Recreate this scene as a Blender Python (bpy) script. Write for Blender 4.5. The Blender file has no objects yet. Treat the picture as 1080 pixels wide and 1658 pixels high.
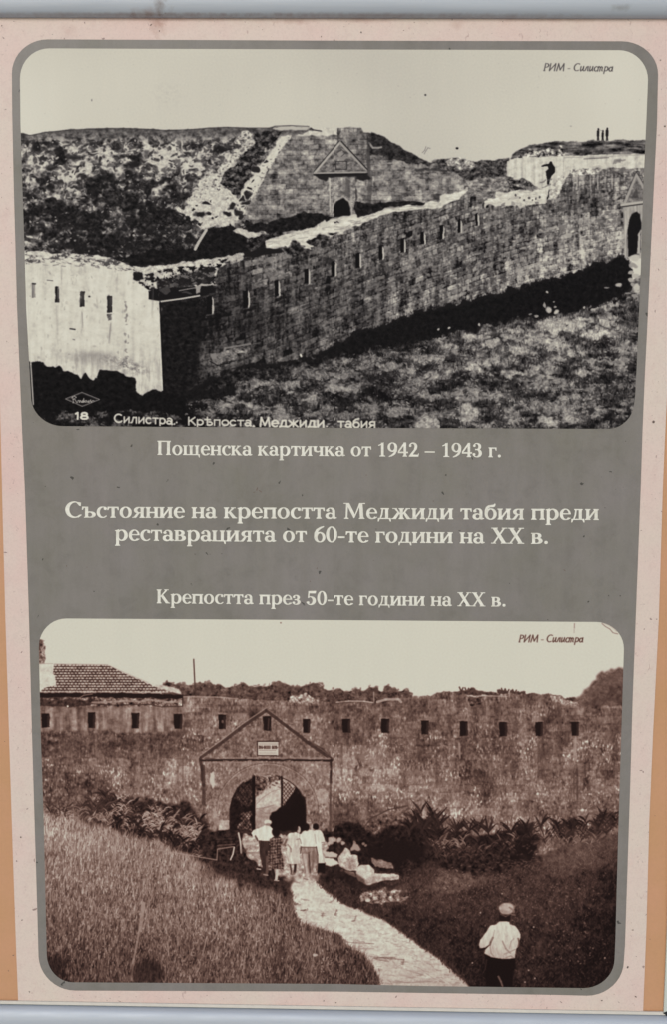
import bpy, math
import numpy as np

# ------------------------------------------------------------------ camera, sky, sun, exposure
SC = bpy.context.scene
COL = SC.collection
CAM_LOC = (0.00859, -1.32386, 0.16953)
CAM_ROT = (1.47995, -0.00456, 0.00586)
FOC, ASP = 0.8, 668 / 1024
cam_data = bpy.data.cameras.new("camera")
cam_data.sensor_fit = 'VERTICAL'
cam_data.sensor_height = 36.0
cam_data.lens = FOC * 36.0
cam_data.clip_start = 0.01
cam_data.clip_end = 200.0
camera = bpy.data.objects.new("camera", cam_data)
camera.location = CAM_LOC
camera.rotation_euler = CAM_ROT
COL.objects.link(camera)
SC.camera = camera

SUN_EL, SUN_AZ = math.radians(30), math.radians(198)      # azimuth clockwise from +Y
world = bpy.data.worlds.new("World")
SC.world = world
world.use_nodes = True
wn = world.node_tree.nodes
sky = wn.new('ShaderNodeTexSky')
sky.sky_type = 'NISHITA'
sky.sun_disc = False
sky.sun_elevation = SUN_EL
sky.sun_rotation = SUN_AZ
sky.dust_density = 1.0
sky.air_density = 1.4
sky.ozone_density = 2.0
wn['Background'].inputs[1].default_value = 0.13
world.node_tree.links.new(sky.outputs[0], wn['Background'].inputs[0])
sun_data = bpy.data.lights.new("sun", 'SUN')
sun_data.energy = 1.2
sun_data.angle = math.radians(25)
sun_data.color = (1.0, 0.97, 0.94)
sun = bpy.data.objects.new("sun", sun_data)
sd = (math.sin(SUN_AZ) * math.cos(SUN_EL), math.cos(SUN_AZ) * math.cos(SUN_EL), math.sin(SUN_EL))
import mathutils
sun.rotation_euler = mathutils.Vector(sd).to_track_quat('Z', 'Y').to_euler()
sun.location = (0, -3, 3)
COL.objects.link(sun)
SC.view_settings.view_transform = 'Standard'
SC.view_settings.look = 'None'
SC.view_settings.gamma = 1.0
SC.view_settings.exposure = 0.21

# ------------------------------------------------------------------ measured points on the upright board
_R = np.array(mathutils.Euler(CAM_ROT, 'XYZ').to_matrix())


def plane(x, y, depth=0.0):
    """measured position (1080 x 1658 units) -> (X, Z) on the board's own upright surface"""
    u = (np.asarray(x, float) / 1080 - .5) * ASP / FOC
    v = -(np.asarray(y, float) / 1658 - .5) / FOC
    d = [_R[k, 0] * u + _R[k, 1] * v - _R[k, 2] for k in range(3)]
    t = (depth - CAM_LOC[1]) / d[1]
    return CAM_LOC[0] + t * d[0], CAM_LOC[2] + t * d[2]


def unplane(X, Z):
    q = [X - CAM_LOC[0], 0 * X - CAM_LOC[1], Z - CAM_LOC[2]]
    c = [_R[0, k] * q[0] + _R[1, k] * q[1] + _R[2, k] * q[2] for k in range(3)]
    return (.5 + FOC * c[0] / -c[2] / ASP) * 1080, (.5 - FOC * c[1] / -c[2]) * 1658


# ------------------------------------------------------------------ noise painting tools
def _interp(n, m, step, rng_off):
    """cubic B-spline interpolation matrix n x m for samples spaced 'step' pixels"""
    t = np.arange(n) / step + rng_off
    i = np.floor(t).astype(int)
    f = t - i
    w = [(1 - f) ** 3 / 6, (3 * f ** 3 - 6 * f ** 2 + 4) / 6, (-3 * f ** 3 + 3 * f ** 2 + 3 * f + 1) / 6, f ** 3 / 6]
    M = np.zeros((n, m), np.float32)
    r = np.arange(n)
    for k in range(4):
        M[r, np.clip(i + k, 0, m - 1)] += w[k]
    return M


def fbm(H, W, sy, sx, octv, rng, gain=.55):
    """isotropic fractal noise made in the frequency domain (no lattice)"""
    H2, W2 = H + (-H) % 30, W + (-W) % 30
    ky = np.fft.fftfreq(H2)[:, None] * sy
    kx = np.fft.rfftfreq(W2)[None, :] * sx
    kn = 2.6 * np.sqrt(kx * kx + ky * ky).astype(np.float32) + 1e-6
    A = kn ** -(1 + math.log2(1 / gain)) * (1 - np.exp(-(kn * 1.6) ** 4)) * np.exp(-(kn / 2 ** (octv - .7)) ** 2)
    out = np.fft.irfft2(np.fft.rfft2(rng.standard_normal((H2, W2)).astype(np.float32)) * A, s=(H2, W2))[:H, :W].astype(np.float32)
    return (out - out.mean()) / (out.std() + 1e-6)


def gblur(A, s):
    if s < .2:
        return A
    r = int(3 * s) + 1
    k = np.exp(-np.arange(-r, r + 1) ** 2 / (2 * s * s))
    k /= k.sum()
    P = np.pad(A, r, mode='edge')
    B = sum(k[i] * P[i:i + A.shape[0], :] for i in range(2 * r + 1))
    return sum(k[i] * B[:, i:i + A.shape[1]] for i in range(2 * r + 1))


class Print:
    """a tone picture (0 black .. 1 white) painted stroke by stroke"""

    def __init__(s, x0, y0, x1, y1, S, seed):
        s.x0, s.y0, s.S = x0, y0, S
        s.W, s.H = int((x1 - x0) * S), int((y1 - y0) * S)
        s.X, s.Y = np.meshgrid((x0 + (np.arange(s.W) + .5) / S).astype(np.float32),
                               (y0 + (np.arange(s.H) + .5) / S).astype(np.float32))
        s.T = np.full((s.H, s.W), .77, np.float32)
        s.rng = np.random.default_rng(seed)
        s.dx, s.dy = s.noise(8, 8, 3, .55), s.noise(8, 8, 3, .55)

    def noise(s, sx, sy, octv=4, gain=.55):
        return fbm(s.H, s.W, sy * s.S, sx * s.S, octv, s.rng, gain)

    def field(s, pts, width=30.0):
        st = 6
        gx, gy = np.meshgrid(s.x0 + np.arange(0, s.W / s.S + 5 * st, st) - st, s.y0 + np.arange(0, s.H / s.S + 5 * st, st) - st)
        num = np.zeros_like(gx)
        den = np.zeros_like(gx)
        for (x, y, t) in pts:
            d2 = ((gx - x) ** 2 + (gy - y) ** 2) / width ** 2
            w = 1 / (d2 + .05) ** 2
            num += w * t
            den += w
        G = (num / den).astype(np.float32)
        return _interp(s.H, G.shape[0], st * s.S, 0) @ G @ _interp(s.W, G.shape[1], st * s.S, 0).T

    def win(s, xa, ya, xb, yb):
        i0, i1 = max(0, int((ya - s.y0) * s.S)), min(s.H, int((yb - s.y0) * s.S) + 2)
        j0, j1 = max(0, int((xa - s.x0) * s.S)), min(s.W, int((xb - s.x0) * s.S) + 2)
        return (slice(i0, max(i0, i1)), slice(j0, max(j0, j1)))

    def mask(s, pts, rough=0., blur=.5):
        p = np.array(pts, float)
        pad = rough * 3 + blur * 3 + 2
        sl = s.win(p[:, 0].min() - pad, p[:, 1].min() - pad, p[:, 0].max() + pad, p[:, 1].max() + pad)
        x, y = s.X[sl], s.Y[sl]
        if x.size == 0:
            return sl, np.zeros_like(x)
        if rough:
            x, y = x + rough * s.dx[sl], y + rough * s.dy[sl]
        m = np.zeros(x.shape, bool)
        n = len(p)
        for i in range(n):
            xa, ya = p[i]
            xb, yb = p[(i + 1) % n]
            if ya == yb:
                continue
            m ^= ((y > min(ya, yb)) & (y <= max(ya, yb))) & (x < xa + (y - ya) * (xb - xa) / (yb - ya))
        return sl, gblur(m.astype(np.float32), blur * s.S)

    def poly(s, pts, val, rough=0., blur=.5, a=1.0):
        sl, m = s.mask(pts, rough, blur)
        v = val[sl] if isinstance(val, np.ndarray) else val
        s.T[sl] += (v - s.T[sl]) * m * a

    def ell(s, cx, cy, rx, ry, val, a=1., rough=0., soft=.3):
        pad = 1.5 + rough * 3
        sl = s.win(cx - rx - pad, cy - ry - pad, cx + rx + pad, cy + ry + pad)
        x, y = s.X[sl], s.Y[sl]
        if rough:
            x, y = x + rough * s.dx[sl], y + rough * s.dy[sl]
        d = np.sqrt(((x - cx) / rx) ** 2 + ((y - cy) / ry) ** 2)
        m = np.clip((1 + soft / 2 - d) / soft, 0, 1) * a
        v = val[sl] if isinstance(val, np.ndarray) else val
        s.T[sl] += (v - s.T[sl]) * m

    def line(s, pts, w, val, a=1., taper=False):
        n = len(pts) - 1
        for i in range(n):
            (xa, ya), (xb, yb) = pts[i], pts[i + 1]
            w0 = w * (1 - i / n) if taper else w
            w1 = w * (1 - (i + 1) / n) if taper else w
            pad = w / 2 + 1.2
            sl = s.win(min(xa, xb) - pad, min(ya, yb) - pad, max(xa, xb) + pad, max(ya, yb) + pad)
            x, y = s.X[sl], s.Y[sl]
            if x.size == 0:
                continue
            dx, dy = xb - xa, yb - ya
            L = dx * dx + dy * dy + 1e-9
            t = np.clip(((x - xa) * dx + (y - ya) * dy) / L, 0, 1)
            d = np.hypot(x - xa - t * dx, y - ya - t * dy)
            ww = w0 + (w1 - w0) * t
            m = np.clip((ww / 2 + .35 - d) / .7, 0, 1) * a
            T = s.T[sl]
            T += (val - T) * m

    def grass(s, inside, n, hmin, hmax, tone, spread, lean=.25, w=.9, a=.7, bias=0.):
        """many blades; 'inside' is a mask array, tone a field"""
        ii = np.flatnonzero(inside > .5)
        if len(ii) == 0:
            return
        pick = s.rng.choice(ii, n)
        for q in pick:
            y, x = divmod(int(q), s.W)
            X, Y = s.x0 + x / s.S, s.y0 + y / s.S
            h = s.rng.uniform(hmin, hmax)
            l = s.rng.normal(bias, lean) * h
            t = float(tone[y, x]) + s.rng.normal(0, spread)
            s.line([(X, Y), (X + l, Y - h)] if h < 9 else [(X, Y), (X + l * .35, Y - h * .55), (X + l, Y - h)], w * s.rng.uniform(.6, 1.3), min(max(t, .02), .95), a * s.rng.uniform(.5, 1.), True)

    def leaf(s, x, y, ang, L, droop, w, tone, a=.9):
        """one strap leaf: starts at angle 'ang' from the vertical and bends over by 'droop'"""
        n = 5
        pts = [(x, y)]
        for i in range(n):
            t = ang + droop * (i + .5) / n * (1 if ang >= 0 else -1)
            pts.append((pts[-1][0] + math.sin(t) * L / n, pts[-1][1] - math.cos(t) * L / n))
        for i in range(n):
            s.line(pts[i:i + 2], max(.7, w * math.sin(math.pi * (i + .9) / (n + .6))), tone, a)

    def full(s, pts, rough=0., blur=.5):
        M = np.zeros_like(s.T)
        sl, m = s.mask(pts, rough, blur)
        M[sl] = m
        return M


def conv(ox, oy, k, pts):
    return [(ox + a / k, oy + b / k) for a, b in pts]


def blocks(P, v, u, seed, jitter=.5):
    """masonry: random value per stone, and closeness to a joint, for course coordinate v and run coordinate u"""
    rng = np.random.default_rng(seed)
    tab = rng.standard_normal((256, 256)).astype(np.float32)
    off = rng.random(256).astype(np.float32)
    ws = (.65 + .7 * rng.random(256)).astype(np.float32)
    r = np.floor(v).astype(int) & 255
    uu = u * ws[r] + off[r] * 7
    c = np.floor(uu).astype(int) & 255
    fv, fu = v - np.floor(v), uu - np.floor(uu)
    ev = np.minimum(fv, 1 - fv)
    eu = np.minimum(fu, 1 - fu)
    return tab[r, c], ev, eu


def ramp(T, stops):
    xs = [q[0] for q in stops]
    return np.stack([np.interp(T, xs, [q[1][k] / 255 for q in stops]) for k in range(3)], -1).astype(np.float32)


# ------------------------------------------------------------------ the outlines measured on the poster
def arc(A, K, B, n=10):
    A, K, B = map(np.array, (A, K, B))
    out = []
    for i in range(n + 1):
        t = math.pi / 2 * i / n
        out.append(tuple(A + (K - A) * math.sin(t) + (B - K) * (1 - math.cos(t))))
    return out


PANEL = (arc((19.8, 120), (19.5, 64.3), (78, 64.5)) + [(540, 66.6)] + arc((1006, 67.6), (1066, 67.8), (1065, 122)) +
         [(1063.3, 200), (1053.5, 400), (1047, 540), (1043.5, 610), (1039.8, 700), (1037, 790), (1029.3, 990), (1024, 1130),
          (1020.3, 1260), (1015.8, 1400), (1011.5, 1530)] + arc((1009.6, 1556), (1008.5, 1611.5), (950, 1611.3)) +
         [(900, 1610), (540, 1604.6)] + arc((122, 1603), (65.5, 1602.8), (62.8, 1548)) +
         [(61, 1480), (52.3, 1190), (47.4, 1000), (40.6, 790), (36.3, 700), (28.2, 500), (22.8, 300), (20.3, 180)])
PHOTO1 = (arc((33, 128), (32.6, 79.2), (80, 79.3)) + [(540, 81)] + arc((1002, 82.2), (1048.5, 82.6), (1048.6, 130)) +
          [(1046, 195), (1041.2, 300), (1036.8, 440), (1030, 600), (1028, 640)] + arc((1026.5, 652), (1024.5, 694.6), (984, 694.5)) +
          [(540, 692.8), (300, 691.4)] + arc((102, 690), (56, 690), (51.3, 648)) + [(48.5, 600), (43, 500), (40.2, 400), (36.8, 300), (33.8, 200)])
PHOTO2 = (arc((63.4, 1047), (63, 1000.6), (108, 1001)) + [(540, 1003.6)] + arc((965, 1006.6), (1010, 1007), (1009.7, 1050)) +
          [(1005.4, 1190), (1001, 1330), (998, 1440), (996, 1520)] + arc((994.6, 1552), (993.6, 1599.2), (944, 1598.8)) +
          [(690, 1595.4), (540, 1592)] + arc((118, 1589.4), (78, 1589), (76.3, 1546)) + [(74, 1450), (71.3, 1325), (66.6, 1190)])
SHEET_R = [(1079.8, 640), (1076, 720), (1073, 790), (1066.5, 1000), (1057.5, 1180), (1051, 1330), (1046.5, 1500), (1040.6, 1650)]
SHEET_L = [(-1, 600), (3.5, 790), (9, 1000), (15, 1190), (21, 1380), (26.5, 1540), (30.5, 1640)]


# ------------------------------------------------------------------ print 1: the wartime postcard of the fort
def paint_postcard():
    P = Print(28, 74, 1054, 700, 1.5, 5)
    X, Y = P.X, P.Y
    n_fine = P.noise(2.2, 2.2, 2, .8)
    n_leaf = P.noise(5, 4, 4, .8)
    n_bush = P.noise(14, 11, 4, .75)
    n_big = P.noise(60, 40, 3)
    n_vert = P.noise(4, 26, 4, .7)
    n_horz = P.noise(18, 3.5, 4, .7)
    # sky
    n_soft = gblur(P.noise(90, 60, 1, .5), 8)
    P.T[:] = .80 + .006 * n_soft - .03 * np.exp(-((X - 620) / 170) ** 2)
    P.T += .05 * np.exp(-((X - 40) / 60) ** 2) * np.clip((Y - 80) / 120, 0, 1) + .03 * np.exp(-((X - 1000) / 60) ** 2)
    P.T -= .03 * np.clip(1 - np.hypot((X - 270) / 35, (Y - 155) / 30), 0, 1) * (n_leaf > .2)
    # far hill and the right-hand hill
    P.poly([(700, 262), (715, 258), (740, 256.5), (765, 262), (800, 260), (824, 256), (835, 300), (700, 300)], .25 + .1 * n_leaf, .5)
    P.poly([(722, 262), (735, 257), (752, 257), (765, 264), (772, 272), (750, 274), (728, 270)], .58 + .17 * n_leaf, 1.5)
    P.poly([(825, 258), (829, 252), (838, 244), (855, 237), (880, 232.5), (905, 230), (950, 229), (1000, 227.5), (1050, 228), (1050, 262), (830, 262)],
           .3 + .1 * n_horz + .05 * n_leaf, .7)
    P.poly([(835, 257), (850, 246), (880, 243), (908, 240), (925, 250), (905, 254), (860, 257)], .5 + .25 * n_leaf, 2)
    # people on the skyline
    for (x, ya, yb, w) in ((968, 210, 227, 3.6), (975.5, 213, 227, 3.2), (982.5, 209, 227, 4.2)):
        P.line([(x, ya + 3.4), (x - .2, (ya + yb) / 2 + 2)], w + .6, .12)
        P.line([(x - .3, (ya + yb) / 2), (x - 1.2, yb + 1)], 1.7, .12)
        P.line([(x, (ya + yb) / 2), (x + 1.1, yb + 1)], 1.7, .12)
        P.ell(x + .4, ya, 1.5, 1.9, .14)
    P.line([(970, 211), (974, 212.5)], .8, .3, .7)
    # the bright right-hand wall
    wr = .80 + .035 * P.noise(3, 40, 3) + .03 * n_leaf
    P.poly([(820, 262), (836, 256), (911, 253), (1045, 249.5), (1048, 274), (984, 273), (971, 278), (924, 278), (915, 290), (900, 300), (884, 312), (867, 300), (848, 290), (820, 285)], wr, .4)
    P.line([(913, 254), (912, 277)], 1, .6, .6)
    P.line([(913, 256), (960, 255), (1000, 253), (1044, 251)], 1.6, .4, .35)
    P.line([(945, 258), (962, 257), (985, 256)], 1.4, .25, .8)
    # grassy mound behind the long wall
    P.poly([(735, 300), (751, 294), (790, 288), (814, 287), (845, 289), (880, 308), (860, 316), (800, 326), (757, 324), (735, 312)], .46 + .1 * n_leaf + .06 * n_horz, 1)
    P.poly([(822, 288), (845, 290), (872, 306), (862, 308), (840, 300), (836, 313), (822, 306)], .3 + .16 * n_leaf, 1.5)
    P.ell(841, 309, 6, 4.5, .12, 1, .8)
    # man climbing on the wall
    P.poly(conv(710, 190, 3.176, [(527, 252), (545, 243), (566, 241), (573, 228), (584, 230), (586, 241), (600, 262), (598, 285), (582, 302), (573, 322), (568, 348),
                                  (556, 348), (558, 325), (553, 300), (551, 280), (565, 266), (560, 254), (530, 256)]), .1, 0, .3)
    # left hill ------------------------------------------------------
    hill = [(28, 216), (37, 217), (49, 219.5), (75, 214.5), (110, 211), (160, 208.5), (200, 208), (240, 209.5), (270, 211.5), (310, 210), (340, 207.5), (370, 206.5),
            (400, 207.5), (430, 209), (440, 206), (470, 204.5), (500, 207), (512, 212), (520, 240), (520, 370), (440, 420), (215, 440), (28, 440)]
    cp = []
    rows = {228: [.34, .34, .38, .36, .36, .35, .35, .37, .38, .5, .4], 250: [.46, .5, .52, .46, .64, .7, .62, .72, .6, .46, .5],
            272: [.38, .42, .7, .7, .64, .44, .68, .68, .58, .42, .62], 296: [.38, .48, .66, .36, .24, .34, .46, .42, .46, .62, .8],
            320: [.36, .42, .44, .26, .32, .18, .22, .28, .36, .66, .84], 344: [.3, .2, .22, .26, .32, .26, .2, .26, .42, .74, .84],
            368: [.32, .24, .26, .2, .28, .28, .3, .2, .28, .4, .8], 392: [.38, .26, .18, .2, .14, .22, .3, .2, .14, .1, .1]}
    xs = [45, 78, 111, 144, 177, 210, 243, 276, 309, 338, 365]
    for y, r in rows.items():
        cp += [(x, y, t) for x, t in zip(xs, r)]
    cp += [(395, 225, .6), (410, 250, .3), (385, 285, .35), (395, 310, .7), (380, 345, .7), (430, 225, .35), (240, 425, .05), (205, 412, .12), (222, 258, .2), (147, 302, .12),
           (85, 250, .4), (100, 255, .15), (395, 385, .2), (460, 212, .6)]
    F = P.field(cp, 26)
    n_cl = P.noise(24, 18, 3, .6)
    hx = .12 + .64 * np.clip(.60 + (F - .40) * 2.5 + .20 * n_cl + .22 * n_bush + .17 * n_leaf, 0, 1) + .03 * n_fine + .03 * n_leaf
    hx = np.clip(hx, .06, .84)
    top = np.clip((232 - Y) / 18, 0, 1)
    hx = hx * (1 - top) + (.32 + .06 * n_leaf) * top
    P.poly(hill, gblur(hx, .7), .5)
    # scattered shrubs with darker hearts
    hm = P.full(hill)
    rng = P.rng
    for k in range(3400):
        x, y = rng.uniform(38, 400), rng.uniform(228, 430)
        f = F[min(P.H - 1, int((y - 74) * 1.5)), int((x - 28) * 1.5)]
        if x > 330 and f > .6 and rng.random() < .93:
            continue
        if rng.random() < 1.25 * (f - .12):
            if rng.random() < .5:
                P.ell(x, y, rng.uniform(.8, 2.6), rng.uniform(.6, 1.9), rng.uniform(.62, .86), .75, 1.2, .6)
            else:
                P.ell(x, y, rng.uniform(1, 3.4), rng.uniform(1, 2.6), rng.uniform(.1, .3), .8, 1.2, .5)
        elif rng.random() < .45:
            P.ell(x, y, rng.uniform(2.5, 7), rng.uniform(2, 5), rng.uniform(.06, .16), .6, 1.8, .5)
        elif rng.random() < .35:
            P.ell(x, y, rng.uniform(.7, 2.0), rng.uniform(.6, 1.4), rng.uniform(.45, .8), .7, 1.2, .6)
    for (x, y, rx, ry) in ((221, 257, 14, 6), (152, 297, 14, 11), (176, 288, 12, 8), (100, 250, 4.5, 10), (98, 262, 12, 6), (66, 290, 10, 12), (240, 300, 16, 9), (282, 305, 7, 16),
                           (90, 335, 22, 12), (180, 322, 20, 12), (205, 330, 26, 14), (290, 322, 12, 7), (150, 362, 22, 18), (255, 352, 34, 14), (80, 378, 14, 12), (170, 392, 26, 14), (250, 405, 36, 18),
                           (120, 345, 12, 16), (300, 362, 12, 7), (55, 340, 10, 8), (225, 362, 18, 8)):
        P.ell(x, y, rx, ry, .1 + .05 * n_leaf, .8, 3.2, .5)
    # bright eroded slope between hill and gate front
    br = .76 + .05 * n_leaf + .03 * n_fine
    P.poly([(393, 214), (411, 216), (407, 232), (398, 247), (384, 272), (372, 300), (392, 305), (380, 330), (392, 345), (372, 362), (344, 369), (318, 364), (298, 349), (286, 342), (300, 330),
            (318, 309), (330, 290), (352, 276), (368, 254), (384, 235)], br, 3.0)
    for (x, y, rx, ry) in ((325, 348, 11, 5.5), (334, 331, 7, 3), (340, 346, 4, 3), (313, 340, 3, 2), (369, 348, 6, 4), (322, 362, 3, 2), (344, 354, 2.4, 1.6), (350, 349, 2, 1.5),
                           (318, 333, 1.5, 1.2), (370, 298, 9, 5), (378, 306, 10, 6), (340, 325, 1.5, 1.5)):
        P.ell(x, y, rx, ry, .12, 1, 1.6, .4)
    P.poly([(414, 214), (455, 214), (440, 232), (426, 250), (410, 276), (395, 300), (382, 322), (372, 310), (356, 298), (366, 280), (388, 256), (404, 242), (412, 228)], .2 + .12 * n_leaf, 2.2)
    P.poly([(455, 222), (472, 220), (474, 238), (462, 240), (449, 252), (448, 262), (438, 272), (414, 316), (397, 346), (388, 342), (372, 340), (384, 322), (396, 305), (410, 284), (424, 264), (436, 248), (446, 232)], .8 + .03 * n_leaf, 1.6)
    for (x, y, rx, ry) in ((415, 276, 6, 5), (401, 317, 7, 5), (398, 329, 6, 6), (376, 335, 6, 5), (386, 343, 8, 5), (430, 262, 3, 2), (410, 292, 3, 2), (433, 237, 3, 4), (391, 350, 5, 5), (404, 306, 4, 3), (390, 322, 4, 4), (420, 262, 3, 3)):
        P.ell(x, y, rx, ry, .14, 1, 1.6, .4)
    for k in range(230):
        t = rng.random() ** 1.6 * .8
        x, y = 398 - 68 * t + rng.normal(0, 9 + 12 * t), 222 + 120 * t + rng.normal(0, 8)
        P.ell(x, y, rng.uniform(.6, 2.2), rng.uniform(.5, 1.6), rng.uniform(.15, .55), .7, .8, .6)
    for k in range(90):
        t = rng.random()
        x, y = 462 - 72 * t + rng.normal(0, 5), 232 + 110 * t + rng.normal(0, 5)
        P.ell(x, y, rng.uniform(.6, 2.4), rng.uniform(.5, 1.8), rng.uniform(.12, .5), .75, .8, .6)
    # skyline lip and bright strip on the hill top
    P.line([(37, 217.5), (49, 220), (75, 215), (110, 211.5), (160, 209), (200, 208.5), (240, 210), (270, 212), (310, 210.5), (340, 208), (370, 207), (400, 208), (436, 208)], 1.6, .2, .8)
    P.poly([(440, 209), (452, 205.5), (490, 205.5), (503, 208), (495, 211), (455, 212)], .72, .8)
    P.line([(434, 209), (445, 205), (470, 204), (500, 205.5)], 1.2, .25)
    P.poly([(480, 221), (500, 212), (506, 213), (520, 208), (548, 209), (548, 221)], .78 + .04 * n_leaf, .8)
    P.line([(503, 208), (507, 211), (520, 213)], 2, .2)
    # gate front ------------------------------------------------------
    v = (Y - 218) / 8.2 + .15 * n_big
    b, ev, eu = blocks(P, v, X / 15, 3)
    gf = .48 + .06 * b + .055 * n_leaf + .04 * P.noise(8, 30, 3, .6) + .06 * n_bush + .02 * n_fine - .11 * ((ev < .09) | (eu < .045)) * (n_horz > -.4)
    gf = gf - .07 * np.clip((Y - 330) / 30, 0, 1) - .1 * np.clip((X - 560) / 60, 0, 1) * (Y < 260)
    P.poly([(590, 214), (600, 216), (622, 223), (646, 238), (690, 262), (712, 268), (712, 276), (640, 268), (590, 262)], .2 + .06 * n_leaf, .7)
    P.poly([(397, 342), (414, 316), (438, 272), (449, 252), (461, 238), (473, 221), (547, 219.5), (547, 208.5), (565, 207), (585, 208.5), (592, 216), (600, 250), (640, 256),
            (690, 268), (700, 272), (722, 276), (742, 281), (751, 291), (752, 312), (690, 334), (600, 340), (540, 356), (410, 368), (398, 358)], gf, .7)
    P.poly([(600, 214), (622, 222), (646, 237), (692, 262), (700, 268), (660, 265), (640, 258), (622, 254), (602, 250)], .17 + .05 * n_leaf, 1)
    P.line([(598, 232), (604, 240), (613, 240), (618, 239)], 3, .6, .9)
    P.line([(597, 228), (597, 290)], 5, .2, .55)
    P.line([(547.5, 209), (547.5, 232)], 2.2, .2, .7)
    for k in range(5):
        P.line([(552 + 7 * k, 208.5), (552 + 7 * k, 214)], 1, .25, .7)
    for k in range(90):
        x, y = rng.uniform(606, 745), rng.uniform(262, 322)
        P.ell(x, y, rng.uniform(2, 5), rng.uniform(1, 2.4), rng.uniform(.5, .68), .5, 1, .6)
    P.line([(675, 277), (690, 274), (705, 275), (722, 278)], 4, .2, .8)
    for k in range(12):
        P.ell(rng.uniform(620, 720), rng.uniform(262, 272), rng.uniform(1, 4), 1.5, .6, .6, 1)
    P.poly([(397, 356), (412, 362), (433, 360), (496, 344), (520, 346), (540, 353), (502, 369), (449, 379), (408, 379), (396, 366)], .09 + .04 * n_leaf, 1.4)
    P.poly([(577, 326), (597, 331), (641, 327), (688, 327), (688, 334), (625, 338), (592, 353), (577, 350)], .1 + .04 * n_leaf, 1.2)
    P.line([(596, 250), (600, 290), (598, 330)], 7, .22, .5)
    # gable over the gate
    P.poly([(551, 233), (510, 281), (593, 280)], .42 + .08 * n_leaf, .3)
    P.poly([(509, 281.5), (594, 280), (600, 291), (588, 293), (577, 291), (532, 290), (527, 295), (515, 290)], .13, 1)
    P.line([(509, 281), (551, 231.5)], 3, .68)
    P.line([(551, 232), (590, 273)], 3.4, .6)
    P.line([(553, 229.5), (595, 275)], 2, .14)
    P.line([(508, 278), (550, 228.5)], 1.4, .18)
    P.line([(510, 281), (592, 279.5)], 2.4, .62)
    P.line([(508, 283.6), (595, 282)], 2.4, .1)
    P.ell(552, 250, 5, 4, .6, .8, .8)
    P.ell(553, 257, 8, 4, .56, .8, 1.2)
    P.line([(544, 262), (544, 275), (562, 275), (562, 262), (544, 262)], 1.4, .16, .9)
    P.ell(553, 268, 6, 4, .5, .6, .8)
    P.line([(546, 248), (553, 243), (560, 248), (553, 254)], 1.2, .18, .8)
    P.poly([(532, 288), (577, 287), (576, 330), (570, 345), (536, 347), (532, 320)], .55 + .09 * n_leaf + .06 * n_vert, .4)
    P.poly([(558, 292), (566, 292), (570, 322), (560, 318)], .3, 1, 1, .8)
    P.line([(577, 288), (577, 335)], 2.4, .2, .8)
    P.poly([(577, 295), (586, 296), (586, 328), (578, 328)], .58 + .08 * n_leaf, 1)
    P.line([(534, 290), (534, 344)], 1.6, .8, .8)
    P.poly([(540.5, 352), (541, 335), (545, 327), (556.5, 321), (564, 328), (568, 338), (567, 352)], .06, .2)
    P.line([(537, 345), (539, 333), (544, 325), (556, 318.5), (566, 327), (570, 338), (570, 350)], 2.2, .66, .8)
    # dark ditch shadow before the rubble
    P.poly([(317, 404), (335, 372), (370, 366), (372, 362), (376, 367), (388, 373), (402, 385), (430, 388), (432, 404), (395, 412), (350, 418), (300, 423), (215, 432), (190, 420), (250, 405)], .08 + .03 * n_leaf, .8)
    P.line([(316, 404), (321, 394), (334, 373)], 4.6, .72)
    P.poly([(376, 374), (385, 371.5), (398, 372), (412, 379), (438, 383), (425, 386), (403, 387), (398, 384)], .75 + .05 * n_leaf, 1.2)
    P.poly([(400, 386), (430, 380), (452, 376), (460, 378), (434, 389), (431, 404), (410, 408), (396, 402)], .14 + .1 * n_leaf, 1.2)
    # ground in front --------------------------------------------------
    gcp = []
    rows = {560: [.1, .1, .1, .1, .1, .3, .42, .5, .48, .4], 590: [.15, .15, .2, .25, .34, .42, .42, .46, .42, .4], 620: [.16, .2, .33, .36, .34, .32, .36, .4, .36, .38],
            650: [.2, .2, .36, .36, .26, .3, .36, .4, .42, .38], 680: [.16, .16, .32, .3, .26, .36, .38, .4, .42, .3]}
    for y, r in rows.items():
        gcp += [(x, y, t) for x, t in zip([100, 250, 400, 480, 570, 660, 750, 840, 920, 1010], r)]
    gcp += [(1000, 480, .35), (1010, 520, .42), (960, 520, .5), (1020, 560, .38), (900, 540, .5), (980, 600, .3), (860, 620, .34), (340, 620, .26), (300, 660, .13)]
    G = P.field(gcp, 34)
    n_cl2 = P.noise(30, 12, 3, .6)
    gt = np.clip(G - .08 + .07 * n_leaf + .04 * n_horz + .08 * n_bush + .09 * n_cl2 + .02 * n_fine, .05, .85)
    ground = [(28, 586), (263, 636), (370, 604), (640, 545), (930, 500), (1054, 440), (1054, 700), (28, 700)]
    P.poly(ground, gt, 1)
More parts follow.
